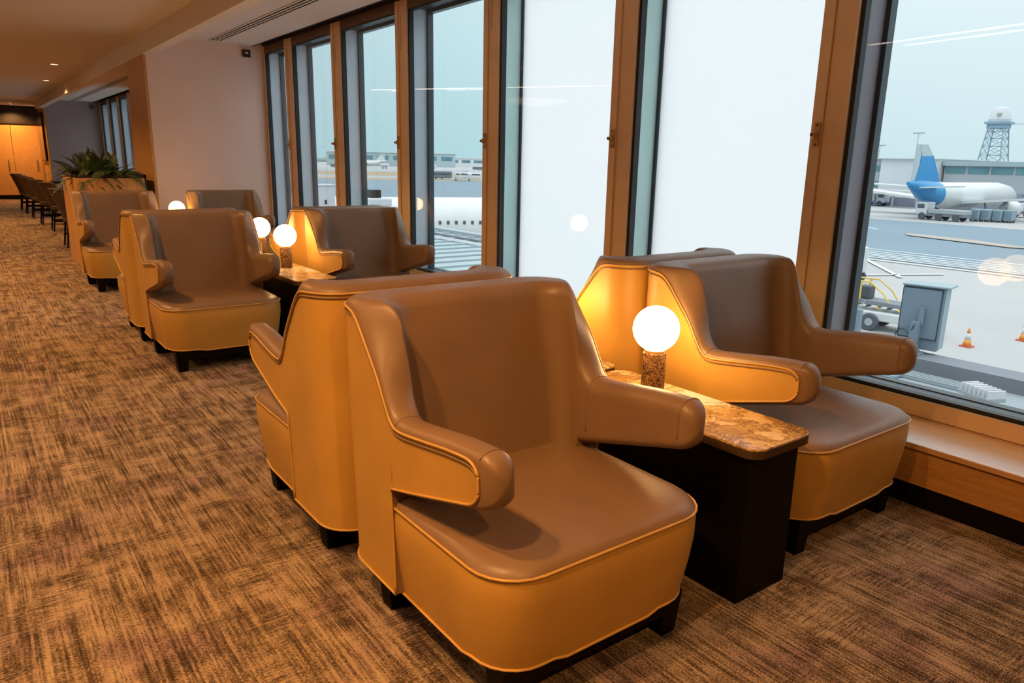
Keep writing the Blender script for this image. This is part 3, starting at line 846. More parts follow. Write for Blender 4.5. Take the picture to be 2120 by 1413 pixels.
for i, (yy, lb) in enumerate(zip(DCY, DCN)):
    o = dc0 if i == 0 else dup(dc0)
    place(o, ((1.27, 1.36, 1.30, 1.27, 1.25, 1.24)[i], yy + .05, 0), 0, lb)
    if i in (0, 2, 4):
        tt = tag(empty('dining_table', (2.25, yy + .4, 0)), ('dark dining table nearest behind the oak planter', '', 'dark dining table second beyond the oak planter', '', 'dark dining table farthest along the dining bay')[i], 'table', 'dining tables')
        MB().prism(rrect(-.40, .40, -.55, .55, .03), .72, .75).build('tabletop', 'black_wood', tt)
        MB().lathe([(0, .02), (.03, .02), (.03, .72), (0, .72)], n=12).build('column', 'black_wood', tt)
        MB().lathe([(0, 0), (.25, 0), (.24, .02), (0, .02)], n=20).build('base', 'black_wood', tt)

# ================================================================== OUTDOORS
G = -5.0
def slab(name, mat, poly, top, label=None, thick=.05):
    return struct(MB().prism(poly, G + top - thick - (.3 if top == 0 else 0), G + top).build(name, mat), label)
def quad(x0, x1, y0, y1): return [(x0, y0), (x1, y0), (x1, y1), (x0, y1)]
slab('floor_apron', 'concrete', quad(3.9, 2500, -600, 4000), 0, 'pale concrete airport apron')
slab('floor_taxiway', 'tarmac', [(54, -60), (97, -60), (97, 100), (54, 100)], .05, 'blue grey taxiway tarmac')
slab('floor_taxiway_far', 'tarmac', [(54, 100), (97, 100), (190, 120), (223, 159), (50, 251)], .05)
def strip_ground(name, mat, d0, d1, label=None):
    u, v = Vector((.47, .88)), Vector((.88, -.47)); P_ = lambda d, t: tuple(u * d + v * d * t)
    slab(name, mat, [P_(d0, -.28), P_(d0, .5), P_(d1, .5), P_(d1, -.28)], .06, label)
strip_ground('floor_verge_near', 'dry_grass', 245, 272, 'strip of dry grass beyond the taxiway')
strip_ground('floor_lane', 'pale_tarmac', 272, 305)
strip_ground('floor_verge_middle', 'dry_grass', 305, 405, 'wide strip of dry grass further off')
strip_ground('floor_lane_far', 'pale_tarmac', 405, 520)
slab('trim_island', 'island_beige', [(77.3, 35.2), (77.0, 36.6), (75.3, 35.6), (72.0, 25.3), (72.9, 23.2), (76.0, 30.0)], .16, 'beige kerbed island in the taxiway')
def line(name, a, b, w, off=.08):
    a, b = Vector((a[0], a[1])), Vector((b[0], b[1])); d = (b - a).normalized(); n_ = Vector((-d.y, d.x)) * w / 2
    poly = [tuple(a - n_), tuple(b - n_), tuple(b + n_), tuple(a + n_)]
    if sum(poly[i][0] * poly[(i + 1) % 4][1] - poly[(i + 1) % 4][0] * poly[i][1] for i in range(4)) < 0: poly = poly[::-1]
    mb = MB().prism(poly, G + off - .02, G + off)
    return struct(mb.build(name, 'road_paint'))
for i, x in enumerate((59.6, 57.9, 56.7, 55.7, 54.9, 53.9, 52.6)):
    line('trim_marking_%d' % (i + 1), (x, -20), (x + .4, 60 if i else 110), .30)
for i in range(7):
    xx = 56.5 + i * 1.75
    line('trim_hatch_%d' % (i + 1), (xx, 18.6 - i * .05), (xx + 1.5, 4), .5)
line('trim_marking_8', (56.5, 31.0), (45.5, 21.5), .28)
line('trim_marking_9', (42.0, 24.5), (49.5, 20.8), .25)
line('trim_marking_10', (84, 46), (80, 41), .3)

# ---- lower roof outside the window
roof = struct(MB().box(3.9, 11.25, -10, 9.4, -2.0, -1.5).build('floor_lower_roof', 'roof_grey'), 'paved lower roof outside the near windows')
mr = struct(MB().box(3.9, 17.2, 9.4, 60, -2.0, -1.5).build('floor_metal_roof', 'roof_pale'), 'pale ribbed metal roof outside the far windows')
for i in range(26):
    yy = 10.0 + i * .95
    MB().box(3.9, 17.2, yy, yy + .10, -1.5, -1.445).build('rib', 'roof_pale', mr)
for i, (x, w_, h_) in enumerate(((16.2, .35, .14), (15.2, .22, .10), (14.5, .5, .05))):
    MB().box(x, x + w_, 9.6, 59, -1.5, -1.5 + h_).box(x + w_ + .08, x + w_ + .13, 9.6, 59, -1.5, -1.5 + h_ * .6).build('gutter', 'steel_pale' if i != 1 else 'beam_grey', mr)
beam = struct(MB().box(11.25, 11.75, -10, 9.4, -2.1, -1.30).build('trim_parapet', 'beam_grey'), 'grey parapet beam at the lower roof edge')
for i, (x, y, a, b, m_) in enumerate(((10.2, 5.2, 1.1, .7, 'roof_blue'), (9.9, 4.1, .8, 1.0, 'roof_pale'), (9.2, 3.3, 1.2, .6, 'roof_blue'), (10.75, 2.3, .6, 1.3, 'roof_blue'), (8.7, 5.4, .8, .9, 'roof_pale'), (9.6, 2.2, .5, .5, 'roof_blue'), (10.9, 4.6, .35, 1.2, 'roof_pale'))):
    t = tag(empty('roof_hatch', (x, y, -1.5)), ('blue roof panel below the cabinet post', 'pale roof panel in the middle of the lower roof', 'blue roof panel nearest the window glass', 'long blue roof panel beside the parapet', 'pale roof panel nearest the window chair arm', 'small square blue roof panel at the right edge', 'narrow pale roof panel against the parapet')[i], 'roof panel', 'panels on the lower roof')
    MB().box(-a / 2, a / 2, -b / 2, b / 2, 0, .045).build('panel', m_, t, bevel=.01)
    fr_ = MB()
    for q in range(4): fr_.box(-a / 2 + q * a / 4, -a / 2 + q * a / 4 + .02, -b / 2, b / 2, .045, .06)
    fr_.build('grating_bars', 'steel_pale', t)
rv = tag(empty('roof_vent', (10.25, 3.62, -1.5), math.radians(-25)), 'small white ribbed vent unit standing on the lower roof', 'vent')
MB().box(-.14, .14, -.24, .24, .12, .17).box(-.03, .03, -.20, -.14, 0, .12).box(-.03, .03, .14, .20, 0, .12).build('body', 'steel_pale', rv)
for i in range(7): MB().box(-.13, .13, -.23 + i * .07, -.205 + i * .07, .17, .27).build('fin', 'hangar_white', rv)
rl = tag(empty('roof_handrail', (10.9, 3.0, -1.5)), 'pale pipe run lying along the lower roof', 'pipe')
MB().box(-.6, -.5, -3, 3.4, 0, .05).build('pipe', 'hangar_white', rl)
for y_ in (-2, 0, 2): MB().box(-.66, -.44, y_, y_ + .1, 0, .07).build('bracket', 'beam_grey', rl)

# ---- cabinet on a post at the parapet
cb = tag(empty('equipment_cabinet', (11.5, 5.09, -1.30)), 'blue grey equipment cabinet on a post at the roof edge', 'cabinet')
ca = math.radians(80)
def cabp(mb, *b):
    k0 = len(mb.v); mb.box(*b)
    for i in range(k0, len(mb.v)):
        x, y, z = mb.v[i]; mb.v[i] = (x * math.cos(ca) + y * math.sin(ca), -x * math.sin(ca) + y * math.cos(ca), z)
    return mb
# local x right along the front, local y away from the room
cabp(MB(), -.29, .29, .10, .42, .06, 1.03).build('housing', 'cabinet_blue_grey', cb, bevel=.012)
cabp(MB(), -.30, .36, .06, .50, 1.03, 1.06).build('rain_hood', 'cabinet_pale', cb, bevel=.008)
dr = cabp(MB(), -.28, .26, .078, .10, .24, 1.00).build('door', 'cabinet_blue_grey', cb, bevel=.006)
sl_ = MB()
for b_ in ((-.286, -.276), (.256, .266)): cabp(sl_, b_[0], b_[1], .074, .10, .235, 1.005)
for b_ in ((.232, .242), (.998, 1.008)): cabp(sl_, -.286, .266, .074, .10, b_[0], b_[1])
sl_.build('seal', 'navy_frame', dr)
cabp(MB(), .291, .302, .12, .40, .08, 1.02).build('side_cover', 'cabinet_pale', cb)
cabp(MB(), .00, .07, .0, .06, .45, .72).build('pipe', 'cabinet_blue_grey', cb)
cabp(MB(), -.08, .04, -.06, .08, .0, .50).build('post', 'cabinet_blue_grey', cb)
cabp(MB(), -.16, .12, -.14, .14, .0, .03).build('base_flange', 'cabinet_blue_grey', cb)
gp = []
for xx in (-.15, .11): gp.append(Vector((xx * math.cos(ca), -xx * math.sin(ca), .03)))
gp.append(Vector((-.02 * math.cos(ca), .02 * math.sin(ca), .24)))
off_ = Vector((math.sin(ca), math.cos(ca), 0)) * .012
MB().add([p_ - off_ for p_ in gp] + [p_ + off_ for p_ in gp], [(0, 1, 2), (3, 5, 4), (0, 3, 4, 1), (1, 4, 5, 2), (2, 5, 3, 0)]).build('gusset', 'cabinet_blue_grey', cb)
def cl(x, y, z): return (x * math.cos(ca) + y * math.sin(ca), -x * math.sin(ca) + y * math.cos(ca), z)
MB().tube([cl(-.26, .07, .34), cl(-.30, .05, .28), cl(-.29, .02, .18), cl(-.22, 0, .10), cl(-.16, -.02, .04)], .009, 6).build('cable', 'navy_frame', cb)
MB().tube([cl(-.28, .06, .36), cl(-.16, .03, .35), cl(-.10, -.02, .30), cl(-.04, -.07, .40), cl(-.02, -.07, .46)], .008, 6).build('conduit', 'navy_frame', cb)

# ---- belt loader
def wheel(mb, x, y, z, r, w):
    return mb.lathe([(0, -w / 2), (r * .9, -w / 2), (r, -w * .3), (r, w * .3), (r * .9, w / 2), (0, w / 2)], (x, y, z), 20, 'X')
def heading(o, dirx, diry): o.rotation_euler = (0, 0, math.atan2(diry, dirx) - PI / 2)
bl = tag(empty('belt_loader', (30.1, 15.03, G)), 'white belt loader with yellow rails parked on the apron', 'vehicle'); heading(bl, .12, -1)
# local y forward (to the right in the view), local x towards the viewer's left side
body = MB().box(-.75, .75, -2.4, 1.25, .42, .78, .05, .05).box(-.75, .75, 1.2, 1.75, .30, .55).box(-.75, .75, -2.4, -1.0, .78, .98)
body.build('chassis', 'aircraft_white', bl, bevel=.05)
for sx in (-.72, .72):
    for yy in (-1.55, .05):
        o_ = wheel(MB(), sx, yy, .36, .36, .22).build('wheel', 'tyre', bl, True, angle=40)
        wheel(MB(), sx * 1.01, yy, .36, .17, .24).build('hub', 'steel_pale', o_, True, angle=40)
conv = MB()
conv.add([(-.5, -2.7, 1.05), (.5, -2.7, 1.05), (.5, 2.1, .98), (-.5, 2.1, .98), (-.5, -2.7, 1.25), (.5, -2.7, 1.25), (.5, 2.1, 1.12), (-.5, 2.1, 1.12)],
         [(0, 3, 2, 1), (4, 5, 6, 7), (0, 1, 5, 4), (1, 2, 6, 5), (2, 3, 7, 6), (3, 0, 4, 7)])
conv.build('conveyor', 'beam_grey', bl)
MB().lathe([(0, -.5), (.17, -.5), (.17, .5), (0, .5)], (0, 2.15, 1.03), 16, 'X').build('end_roller', 'cone_orange', bl)
for i in range(8):
    MB().lathe([(0, -.52), (.055, -.52), (.055, .52), (0, .52)], (0, -1.9 + i * .42, .98 - i * .006), 8, 'X').build('roller', 'yellow_rail' if i % 2 else 'tyre', bl)
for sx in (-.5, .5):
    MB().tube([(sx, -2.6, 1.25), (sx, -2.5, 1.95), (sx, -.2, 1.95), (sx, .35, 1.55), (sx, .6, 1.2)], .035, 6).build('guard_rail', 'yellow_rail', bl)
    MB().box(sx - .03, sx + .03, -1.5, -1.42, 1.2, 1.95).box(sx - .03, sx + .03, -.6, -.52, 1.2, 1.95).build('rail_post', 'yellow_rail', bl)
MB().box(-.3, .25, -.75, -.25, 1.2, 1.72).build('control_seat', 'tyre', bl, bevel=.04)
MB().box(-.77, -.74, .5, 1.1, .5, .7).build('side_flap', 'cone_orange', bl)

# ---- two posts, small cart, cones
for i, (x, y, lb) in enumerate(((26.98, 14.12, 'left grey bollard with pale collar near the belt loader'), (26.3, 11.91, 'right grey bollard between loader and cabinet'))):
    t = tag(empty('bollard', (x, y, G)), lb, 'bollard', 'bollards on the apron')
    MB().box(-.11, .11, -.11, .11, 0, 1.25).build('post', 'cabinet_blue_grey', t, bevel=.015)
    MB().bar((-.05, 0, 1.25), (-.12, .1, 1.6), .02).bar((.05, 0, 1.25), (.12, -.1, 1.6), .02).build('fork', 'steel_pale', t)
bi = tag(empty('waste_bin', (27.1, 14.62, G)), 'teal waste bin beside the left bollard', 'bin')
MB().box(-.25, .25, -.25, .25, 0, 1.0, .04, .04).build('bin_body', 'cabinet_pale', bi, bevel=.02)
MB().box(-.28, .28, -.28, .28, 1.0, 1.07).build('bin_lid', 'roof_blue', bi, bevel=.02)
gc = tag(empty('ground_cart', (41.9, 22.9, G)), 'small white wheeled ground cart at the window edge', 'cart')
MB().box(-.6, .6, -.8, .8, .5, 2.0, .03, .03).build('body', 'hangar_white', gc, bevel=.06)
MB().tube([(-.62, -.7, .9), (-.62, -.95, 1.1), (-.62, -.95, 1.9), (-.62, -.7, 2.1)], .03).build('handrail', 'steel_pale', gc)
for sx in (-.5, .5):
    for yy in (-.55, .55): wheel(MB(), sx, yy, .28, .28, .18).build('wheel', 'tyre', gc, True, angle=40)
MB().box(-.62, -.55, -.5, .5, .45, .95).build('side_panel', 'cabinet_pale', gc)
for i, (x, y, lb) in enumerate(((29.88, 11.33, 'left traffic cone with orange and white bands'), (32.92, 10.52, 'right traffic cone at the photo edge'))):
    t = tag(empty('traffic_cone', (x, y, G)), lb, 'cone', 'traffic cones')
    MB().box(-.2, .2, -.2, .2, 0, .05).build('base', 'cone_red', t, bevel=.01)
    MB().lathe([(.15, .05), (.108, .28)], n=16).build('lower_band', 'cone_orange', t, True)
    MB().lathe([(.108, .28), (.068, .52)], n=16).build('white_band', 'hangar_white', t, True)
    MB().lathe([(.068, .52), (.03, .72), (0, .73)], n=16).build('tip', 'cone_orange', t, True)

# ---- parked airliner seen from the tail
def airliner(root, L, R, white, tailmat, fin_h, detail=True):
    """local +Y is the nose direction, origin on the ground below the tail tip."""
    zc = 3.35 * R / 1.95
    prof = [(0.0, .15, .9), (.05, .42, .72), (.12, .75, .42), (.22, .95, .12), (.30, 1.0, 0), (.80, 1.0, 0), (.90, .86, -.08), (.96, .58, -.2), (.99, .28, -.3), (1.0, .05, -.35)]
    tail, fus = MB(), MB()
    rows = []
    for t, r, dz in prof:
        rows.append([(R * r * math.cos(2 * PI * i / 22), L * t, zc + R * dz + R * r * math.sin(2 * PI * i / 22)) for i in range(22)])
    def sk(mb, a, b):
        vs = [p for r in rows[a:b + 1] for p in r]; n_ = b - a + 1
        mb.add(vs, [(i * 22 + j, i * 22 + (j + 1) % 22, (i + 1) * 22 + (j + 1) % 22, (i + 1) * 22 + j) for i in range(n_ - 1) for j in range(22)] + [tuple(range(22)), tuple(range((n_ - 1) * 22, n_ * 22))])
    sk(tail, 0, 3); sk(fus, 3, 9)
    tail.build('tail_cone', tailmat, root, True, angle=50); fs_ = fus.build('fuselage', white, root, True, angle=50)
    def blade(pts, th, name, mat):
        a = MB(); n_ = len(pts)
        vs = [(p[0] - th[0], p[1] - th[1], p[2] - th[2]) for p in pts] + [(p[0] + th[0], p[1] + th[1], p[2] + th[2]) for p in pts]
        a.add(vs, [tuple(range(n_)), tuple(range(n_, 2 * n_))] + [(i, (i + 1) % n_, n_ + (i + 1) % n_, n_ + i) for i in range(n_)]); return a.build(name, mat, root)
    zt = zc + R * .9
    blade([(0, 1.2, zt), (0, 8.0, zt + .1), (0, 5.2, zt + fin_h * .72), (0, 2.3, zt + fin_h * .70)], (.16, 0, 0), 'fin', tailmat)
    blade([(0, 2.3, zt + fin_h * .70), (0, 5.2, zt + fin_h * .72), (0, 3.4, zt + fin_h), (0, 1.5, zt + fin_h)], (.14, 0, 0), 'fin_tip', 'aircraft_grey')
    blade([(0, .6, zt - .1), (0, 2.0, zt), (0, 1.95, zt + fin_h * .98), (0, .9, zt + fin_h)], (.10, 0, 0), 'rudder', 'aircraft_grey')
    for sg in (-1, 1):
        blade([(sg * .5, 1.6, zc + R * .62), (sg * .5, 5.2, zc + R * .62), (sg * 6.2, 2.2, zc + R * .80), (sg * 6.2, .6, zc + R * .80)], (0, 0, .10), 'tailplane', white)
        blade([(sg * 1.4, L * .38, zc - R * .55), (sg * 1.4, L * .58, zc - R * .55), (sg * 16.5, L * .36, zc + R * .35), (sg * 16.5, L * .32, zc + R * .35)], (0, 0, .16), 'wing', white)
        e_ = MB().lathe([(.5, -2.0), (1.05, -1.2), (1.12, .6), (.98, 1.3), (.6, 1.3), (.4, 1.0), (0, 1.0)], (sg * 5.6, L * .56, zc - R * .95), 20, 'Y').build('engine', white, root, True, angle=50)
        MB().box(sg * 5.6 - .12, sg * 5.6 + .12, L * .52, L * .57, zc - R * .5, zc - R * .2).build('pylon', 'aircraft_grey', e_)
        for q in (-.35, .35): wheel(MB(), sg * 3.6 + q, L * .48, .55, .55, .35).build('wheel', 'tyre', root, True)
        MB().bar((sg * 3.6, L * .48, .55), (sg * 3.2, L * .48, zc - R * .5), .14).build('landing_strut', 'steel_pale', root)
    wheel(MB(), 0, L * .88, .4, .4, .4).build('nose_wheel', 'tyre', root, True)
    MB().bar((0, L * .88, .4), (0, L * .88, zc - R * .8), .1).build('landing_strut', 'steel_pale', root)
    return fs_
pa = tag(empty('airliner', (101.5, 48.8, G)), 'parked white airliner with a bright blue tail fin', 'aircraft'); heading(pa, 1, -.04)
airliner(pa, 31.5, 1.78, 'aircraft_white', 'aircraft_blue', 5.1)

# ---- the white airliner just outside the fourth window
def fuselage_windows(root, L, R, zc, y0, y1, n_):
    for i in range(n_):
        yy = lerp(y0, y1, i / (n_ - 1))
        MB().lathe([(0, 0), (.14, 0), (.14, .03), (0, .03)], (0, 0, 0), 10, 'X')
        for sg in (-1, 1):
            x = sg * R * .985
            o_ = MB().box(x - .03, x + .03, yy - .09, yy + .09, zc + .26, zc + .50).build('cabin_window', 'glass_dark', root, bevel=.06, seg=2)
na = tag(empty('airliner_near', (23.0, 43.5, G - .0)), 'large white aircraft fuselage with a row of cabin windows', 'aircraft'); heading(na, .93, -.365)
NR = 2.0; NZ = 2.08
rows = MB(); pr = [(0, .05, -.3), (.02, .30, -.28), (.06, .60, -.18), (.12, .86, -.06), (.20, 1, 0), (1.0, 1, 0)]
vs = []
for t_, r_, dz in pr:
    for i in range(28): vs.append((NR * r_ * math.cos(2 * PI * i / 28), -9 + 24 * t_, NZ + NR * dz + NR * r_ * math.sin(2 * PI * i / 28)))
rows.add(vs, [(i * 28 + j, i * 28 + (j + 1) % 28, (i + 1) * 28 + (j + 1) % 28, (i + 1) * 28 + j) for i in range(len(pr) - 1) for j in range(28)] + [tuple(range(28)), tuple(range((len(pr) - 1) * 28, len(pr) * 28))])
rows.build('fuselage', 'aircraft_white', na, True, angle=50)
fuselage_windows(na, 24, NR, NZ + .12, -3.5, 14, 34)
for yy in (-5.2, 6.5):
    for sg in (-1, 1):
        MB().box(sg * NR * .96 - .04, sg * NR * .96 + .045, yy - .45, yy + .45, NZ - .7, NZ + .95).build('cabin_door', 'aircraft_white', na, bevel=.05)
MB().bar((0, -5.0, .0), (0, -5.0, NZ - 1.2), .12).bar((0, 12.0, .0), (0, 12.0, NZ - 1.2), .2).build('landing_strut', 'steel_pale', na)

# ---- jet bridge box and roof plant seen through the left windows
jb = tag(empty('roof_plant_box', (15.2, 37.4, -1.5)), 'white plant box with a small dark vent on the far roof', 'box')
MB().box(-.55, .55, -.45, .45, 0, 1.55).box(-.6, .6, -.5, .5, 1.55, 1.62).build('housing', 'hangar_white', jb, bevel=.01)
MB().box(-.03, .09, -.47, -.44, .62, .84).build('vent', 'dark_metal', jb)
vt = tag(empty('service_vehicle', (16.2, 33.4, -1.5)), 'small white vehicle with a dark square box on top, on the far roof', 'vehicle'); vt.scale = (1.3, 1.3, 1.3)
MB().box(-.9, .9, -.5, .5, 0.1, .55, .05, .05).box(-.3, .6, -.42, .42, .55, .85).build('body', 'hangar_white', vt, bevel=.06)
MB().box(-.15, .25, -.2, .2, .85, 1.15).build('dark_box', 'lintel_brown', vt, bevel=.02)
MB().box(-.85, -.35, -.46, .46, .25, .5).build('windscreen', 'glass_dark', vt)
for x in (-.6, .6):
    for y_ in (-.45, .45): wheel(MB(), y_, x, .12, .12, .1).build('wheel', 'tyre', vt)

# ---- terminal across the apron
def building(name, lb, x, y0, y1, h, mat, bands, depth=30, roof=None, roofh=0):
    t = tag(empty(name, (x, y0, G)), lb, 'building')
    W_ = y1 - y0
    MB().box(0, depth, 0, W_, 0, h).build('wall', mat, t)
    if roof: MB().box(-.6, depth, -.2, W_ + .2, h, h + roofh, 0, 0).build('roof', roof, t)
    for z0, z1, n_, m2, gap in bands:
        for i in range(n_):
            a = W_ * (i + gap) / n_; b = W_ * (i + 1 - gap) / n_
            MB().box(-.12, .05, a, b, z0, z1).build('window', m2, t)
    return t
building('hangar', 'long grey terminal building with a strip of windows across the apron', 137.5, 10, 60.3, 7.25, 'hangar_grey', [(6.0, 7.05, 14, 'window_teal', .06), (0.1, 3.0, 20, 'undercroft', .02)], 40, 'hangar_roof', .75)
building('white_block', 'plain white building block behind the blue tail', 135.5, 60.7, 70.5, 8.3, 'hangar_white', [(0.1, 1.6, 5, 'undercroft', .03)], 30, 'hangar_white', .12)
building('left_terminal', 'grey building with windows left of the white block', 137, 70.9, 110, 8.3, 'hangar_grey', [(6.1, 7.1, 12, 'window_teal', .08), (3.3, 4.3, 12, 'window_teal', .08), (0.1, 2.0, 12, 'undercroft', .02)], 30, 'hangar_white', .15)
gl = tag(empty('covered_walkway', (131, 61, G)), 'low white roofed walkway along the terminal foot', 'canopy')
MB().box(-1, 2, 0, 34, 2.7, 3.0).build('roof', 'hangar_white', gl)
for i in range(9): MB().box(-.2, .1, i * 4.1, i * 4.1 + .25, 0, 2.7).build('column', 'steel_pale', gl)

# radar tower
tw = tag(empty('radar_tower', (177, 68.2, G)), 'steel lattice radar tower with a white dome on top', 'tower')
H1, H0 = 16.1, 0.0; b0, b1 = 3.0, 1.35
def tp(sx, sy, z): b = lerp(b0, b1, z / H1); return Vector((sx * b, sy * b, z))
for sx in (-1, 1):
    for sy in (-1, 1): MB().bar(tp(sx, sy, 0), tp(sx, sy, H1), .13, 4).build('leg', 'lattice_steel', tw)
zs_ = [0, 2.6, 5.2, 7.6, 9.8, 11.6, 13.2, 14.6, 15.6]
for a, b in zip(zs_, zs_[1:]):
    mb = MB()
    for c0, c1 in (((-1, -1), (1, -1)), ((1, -1), (1, 1)), ((1, 1), (-1, 1)), ((-1, 1), (-1, -1))):
        mb.bar(tp(*c0, a), tp(*c1, b), .06, 4); mb.bar(tp(*c1, a), tp(*c0, b), .06, 4); mb.bar(tp(*c0, b), tp(*c1, b), .07, 4)
    mb.build('brace', 'lattice_steel', tw)
MB().box(-2.1, 2.1, -2.1, 2.1, H1, H1 + .45).box(-1.7, 1.7, -1.7, 1.7, H1 - .9, H1).build('platform', 'lattice_steel', tw)
MB().lathe([(0, .45), (2.0, .45), (2.15, 1.0), (1.9, 1.05), (1.7, 2.6), (1.2, 3.3), (0, 3.5)], (0, 0, H1), 20).build('dome', 'hangar_white', tw, True, angle=40)
MB().bar((0, -2, H1 - .1), (0, -5.0, H1 - .1), .07, 4).build('side_arm', 'lattice_steel', tw)
MB().lathe([(0, 0), (.45, 0), (.45, .6), (0, .6)], (-1.6, -.4, H1 + 1.5), 10).build('beacon', 'island_beige', tw)

# light masts
for x, y, lb, h in ((172, 82, 'thin lighting mast behind the white building block', 14.4), (172, 90.3, 'thin lighting mast left of the white building block', 11.8)):
    t = tag(empty('light_mast', (x, y, G)), lb, 'mast', 'lighting masts')
    MB().bar((0, 0, 0), (0, 0, h), .12, 6, .07).build('pole', 'steel_pale', t)
    MB().box(-.2, .2, -1.2, 1.2, h - .2, h + .1).build('lamp_bar', 'steel_pale', t)

# trucks and trailers on the far apron
def truck(name, lb, x, y, L, cab, boxh, mats, dx=0.05, dy=-1, group=None, wheels=3):
    t = tag(empty(name, (x, y, G)), lb, 'truck', group); heading(t, dx, dy)
    MB().box(-1.1, 1.1, -L / 2, L / 2 - cab - .2, .9, .9 + boxh).build('cargo_box', mats[0], t, bevel=.05)
    MB().box(-1.0, 1.0, -L / 2, L / 2, .55, .9).build('chassis', mats[2], t)
    c = MB().box(-1.05, 1.05, L / 2 - cab, L / 2, .6, 2.3, 0, 0).build('cab', mats[1], t, bevel=.15)
    MB().box(-1.07, 1.07, L / 2 - cab * .75, L / 2 - .2, 1.5, 2.05).build('cab_window', 'glass_dark', c)
    for i in range(wheels):
        yy = lerp(-L / 2 + .9, L / 2 - .9, i / (wheels - 1))
        for sx in (-1, 1): wheel(MB(), sx * .95, yy, .48, .48, .3).build('wheel', 'tyre', t, True, angle=40)
    return t
truck('tanker_truck', 'white tanker truck parked left of the airliner', 133.4, 70.9, 6.8, 1.6, 1.2, ('hangar_white', 'hangar_white', 'tail_violet'))
truck('catering_truck', 'grey and white service truck below the airliner tail', 104.5, 45.2, 6.2, 1.5, .5, ('steel_pale', 'hangar_white', 'beam_grey'), .05, 1)
truck('box_van', 'small white van at the right edge of the apron', 124.5, 43.0, 3.8, 1.2, 1.1, ('hangar_white', 'hangar_white', 'beam_grey'), .05, -1, None, 2)
for i, yy in enumerate((42.3, 41.2, 40.1, 39.0)):
    t = tag(empty('baggage_container', (107.5 + i * .6, yy, G)), ('leftmost pale blue baggage container on the apron', 'second pale blue baggage container from the left', 'third pale blue baggage container from the left', 'rightmost pale blue baggage container on the apron')[i], 'container', 'baggage containers in a row')
    MB().box(-.7, .7, -.5, .5, .35, 1.6).build('container_body', 'cabinet_pale', t, bevel=.05)
    MB().box(-.72, -.69, -.4, .4, .5, 1.45).build('curtain', 'roof_blue', t)
    MB().box(-.75, .75, -.52, .52, .22, .35).build('trolley', 'beam_grey', t)
    for sx in (-.5, .5):
        for sy in (-.35, .35): wheel(MB(), sx, sy, .16, .16, .1).build('wheel', 'tyre', t)

# ---- far side of the airfield, seen through the left windows
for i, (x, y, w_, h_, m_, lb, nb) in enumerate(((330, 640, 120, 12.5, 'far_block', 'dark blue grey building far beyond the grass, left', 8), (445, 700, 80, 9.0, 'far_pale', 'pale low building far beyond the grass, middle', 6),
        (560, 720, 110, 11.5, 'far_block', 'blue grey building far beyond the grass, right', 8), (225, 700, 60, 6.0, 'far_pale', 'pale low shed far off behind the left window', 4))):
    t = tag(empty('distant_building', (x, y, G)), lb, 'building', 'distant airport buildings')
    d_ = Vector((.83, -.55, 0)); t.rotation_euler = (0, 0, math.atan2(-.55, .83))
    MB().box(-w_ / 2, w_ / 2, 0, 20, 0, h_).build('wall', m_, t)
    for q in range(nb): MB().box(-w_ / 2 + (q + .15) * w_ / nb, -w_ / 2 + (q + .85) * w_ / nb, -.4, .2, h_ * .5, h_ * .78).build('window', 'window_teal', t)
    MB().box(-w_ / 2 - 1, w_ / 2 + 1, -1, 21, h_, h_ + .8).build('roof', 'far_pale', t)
tr = MB(); rt = random.Random(5)
ico = [(0, 0, 1), (.89, 0, .45), (.28, .85, .45), (-.72, .53, .45), (-.72, -.53, .45), (.28, -.85, .45), (.72, .53, -.45), (-.28, .85, -.45), (-.89, 0, -.45), (-.28, -.85, -.45), (.72, -.53, -.45), (0, 0, -1)]
icf = [(0, 1, 2), (0, 2, 3), (0, 3, 4), (0, 4, 5), (0, 5, 1), (1, 6, 2), (2, 7, 3), (3, 8, 4), (4, 9, 5), (5, 10, 1), (6, 7, 2), (7, 8, 3), (8, 9, 4), (9, 10, 5), (10, 6, 1), (11, 7, 6), (11, 8, 7), (11, 9, 8), (11, 10, 9), (11, 6, 10)]
for i in range(420):
    t = i / 420; base = Vector((lerp(150, 2100, t), lerp(1500, 200, t), 0)) + Vector((rt.uniform(-30, 30), rt.uniform(-30, 30), 0))
    r = rt.uniform(5, 9)
    tr.add([(base.x + p[0] * r * 1.6, base.y + p[1] * r * 1.6, G + 3 + p[2] * r) for p in ico], icf)
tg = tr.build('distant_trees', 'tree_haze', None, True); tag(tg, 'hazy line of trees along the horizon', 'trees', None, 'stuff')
vr = random.Random(9)
VN = ['white', 'grey', 'dark']
LB = ['first from the left', 'second from the left', 'third from the left', 'fourth from the left', 'fifth from the left', 'sixth from the left', 'seventh from the left', 'eighth from the left', 'ninth from the left', 'rightmost']
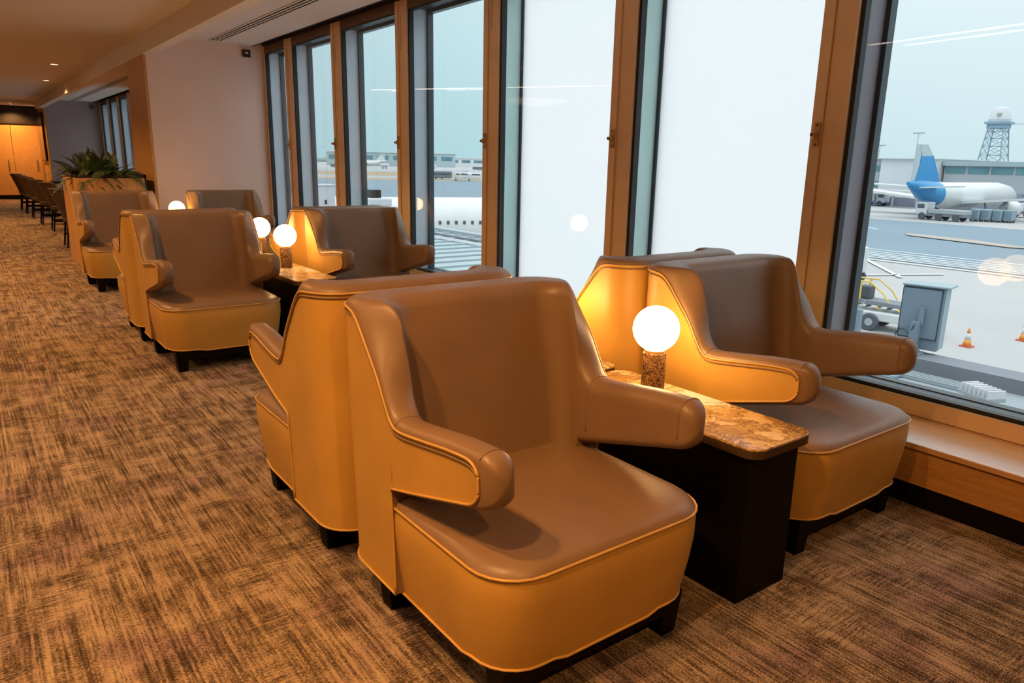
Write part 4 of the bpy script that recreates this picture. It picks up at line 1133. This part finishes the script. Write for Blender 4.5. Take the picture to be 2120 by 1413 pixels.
for i in range(10):
    f_ = i / 9; x, y = (lerp(215, 330, i / 4), lerp(500, 430, i / 4)) if i < 5 else (lerp(126, 163, (i - 5) / 4), lerp(231, 213, (i - 5) / 4))
    t = tag(empty('distant_vehicle', (x, y, G + .0)), 'small %s parked vehicle %s, %s' % ('pale' if i % 3 else 'grey', 'far beyond the grass' if i < 5 else 'on the near grass edge', LB[i]), 'vehicle', 'vehicles parked beyond the grass')
    t.rotation_euler = (0, 0, -.58)
    L = vr.uniform(5, 11)
    MB().box(-L / 2, L / 2, -1.2, 1.2, .5, vr.uniform(2.2, 3.6)).build('body', 'far_pale' if i % 3 else 'beam_grey', t, bevel=.3)
    MB().box(-L / 2 + .5, L / 2 - .5, -1.25, 1.25, 1.6, 2.1).build('window_band', 'glass_dark', t)
    for sx in (-.32, .32):
        for sy in (-1, 1): wheel(MB(), sy, L * sx, .5, .5, .3).build('wheel', 'tyre', t)
stv = tag(empty('boarding_stairs', (132, 206, G)), 'white mobile boarding stairs vehicle beside the taxiway', 'vehicle'); stv.rotation_euler = (0, 0, -.55)
MB().box(-3.2, 3.0, -1.1, 1.1, .5, 1.0).box(1.6, 3.0, -1.1, 1.1, 1.0, 2.4).build('chassis', 'hangar_white', stv, bevel=.1)
sb_ = MB()
for i in range(10): sb_.box(-3.0 + i * .45, -2.5 + i * .45, -.9, .9, 1.0 + i * .26, 1.15 + i * .26)
sb_.build('steps', 'steel_pale', stv)
for sy in (-.95, .95): MB().bar((-3, sy, 2.0), (1.6, sy, 4.6), .07, 4).bar((-3, sy, 1.0), (1.6, sy, 3.4), .12, 4).bar((-3, sy, 1), (-3, sy, 2), .06, 4).bar((1.6, sy, 3.3), (1.6, sy, 4.6), .06, 4).build('handrail', 'hangar_white', stv)
for x in (-2.2, 2.1):
    for sy in (-1, 1): wheel(MB(), 0, 0, 0, .45, .3).build('wheel', 'tyre', stv).location = (x, sy * 1.05, .45)
fa = tag(empty('distant_airliner', (262, 516, G)), 'distant white airliner beyond the grass behind the lamp window', 'aircraft'); heading(fa, -.82, .56)
airliner(fa, 36, 1.95, 'aircraft_white', 'aircraft_white', 5.6)
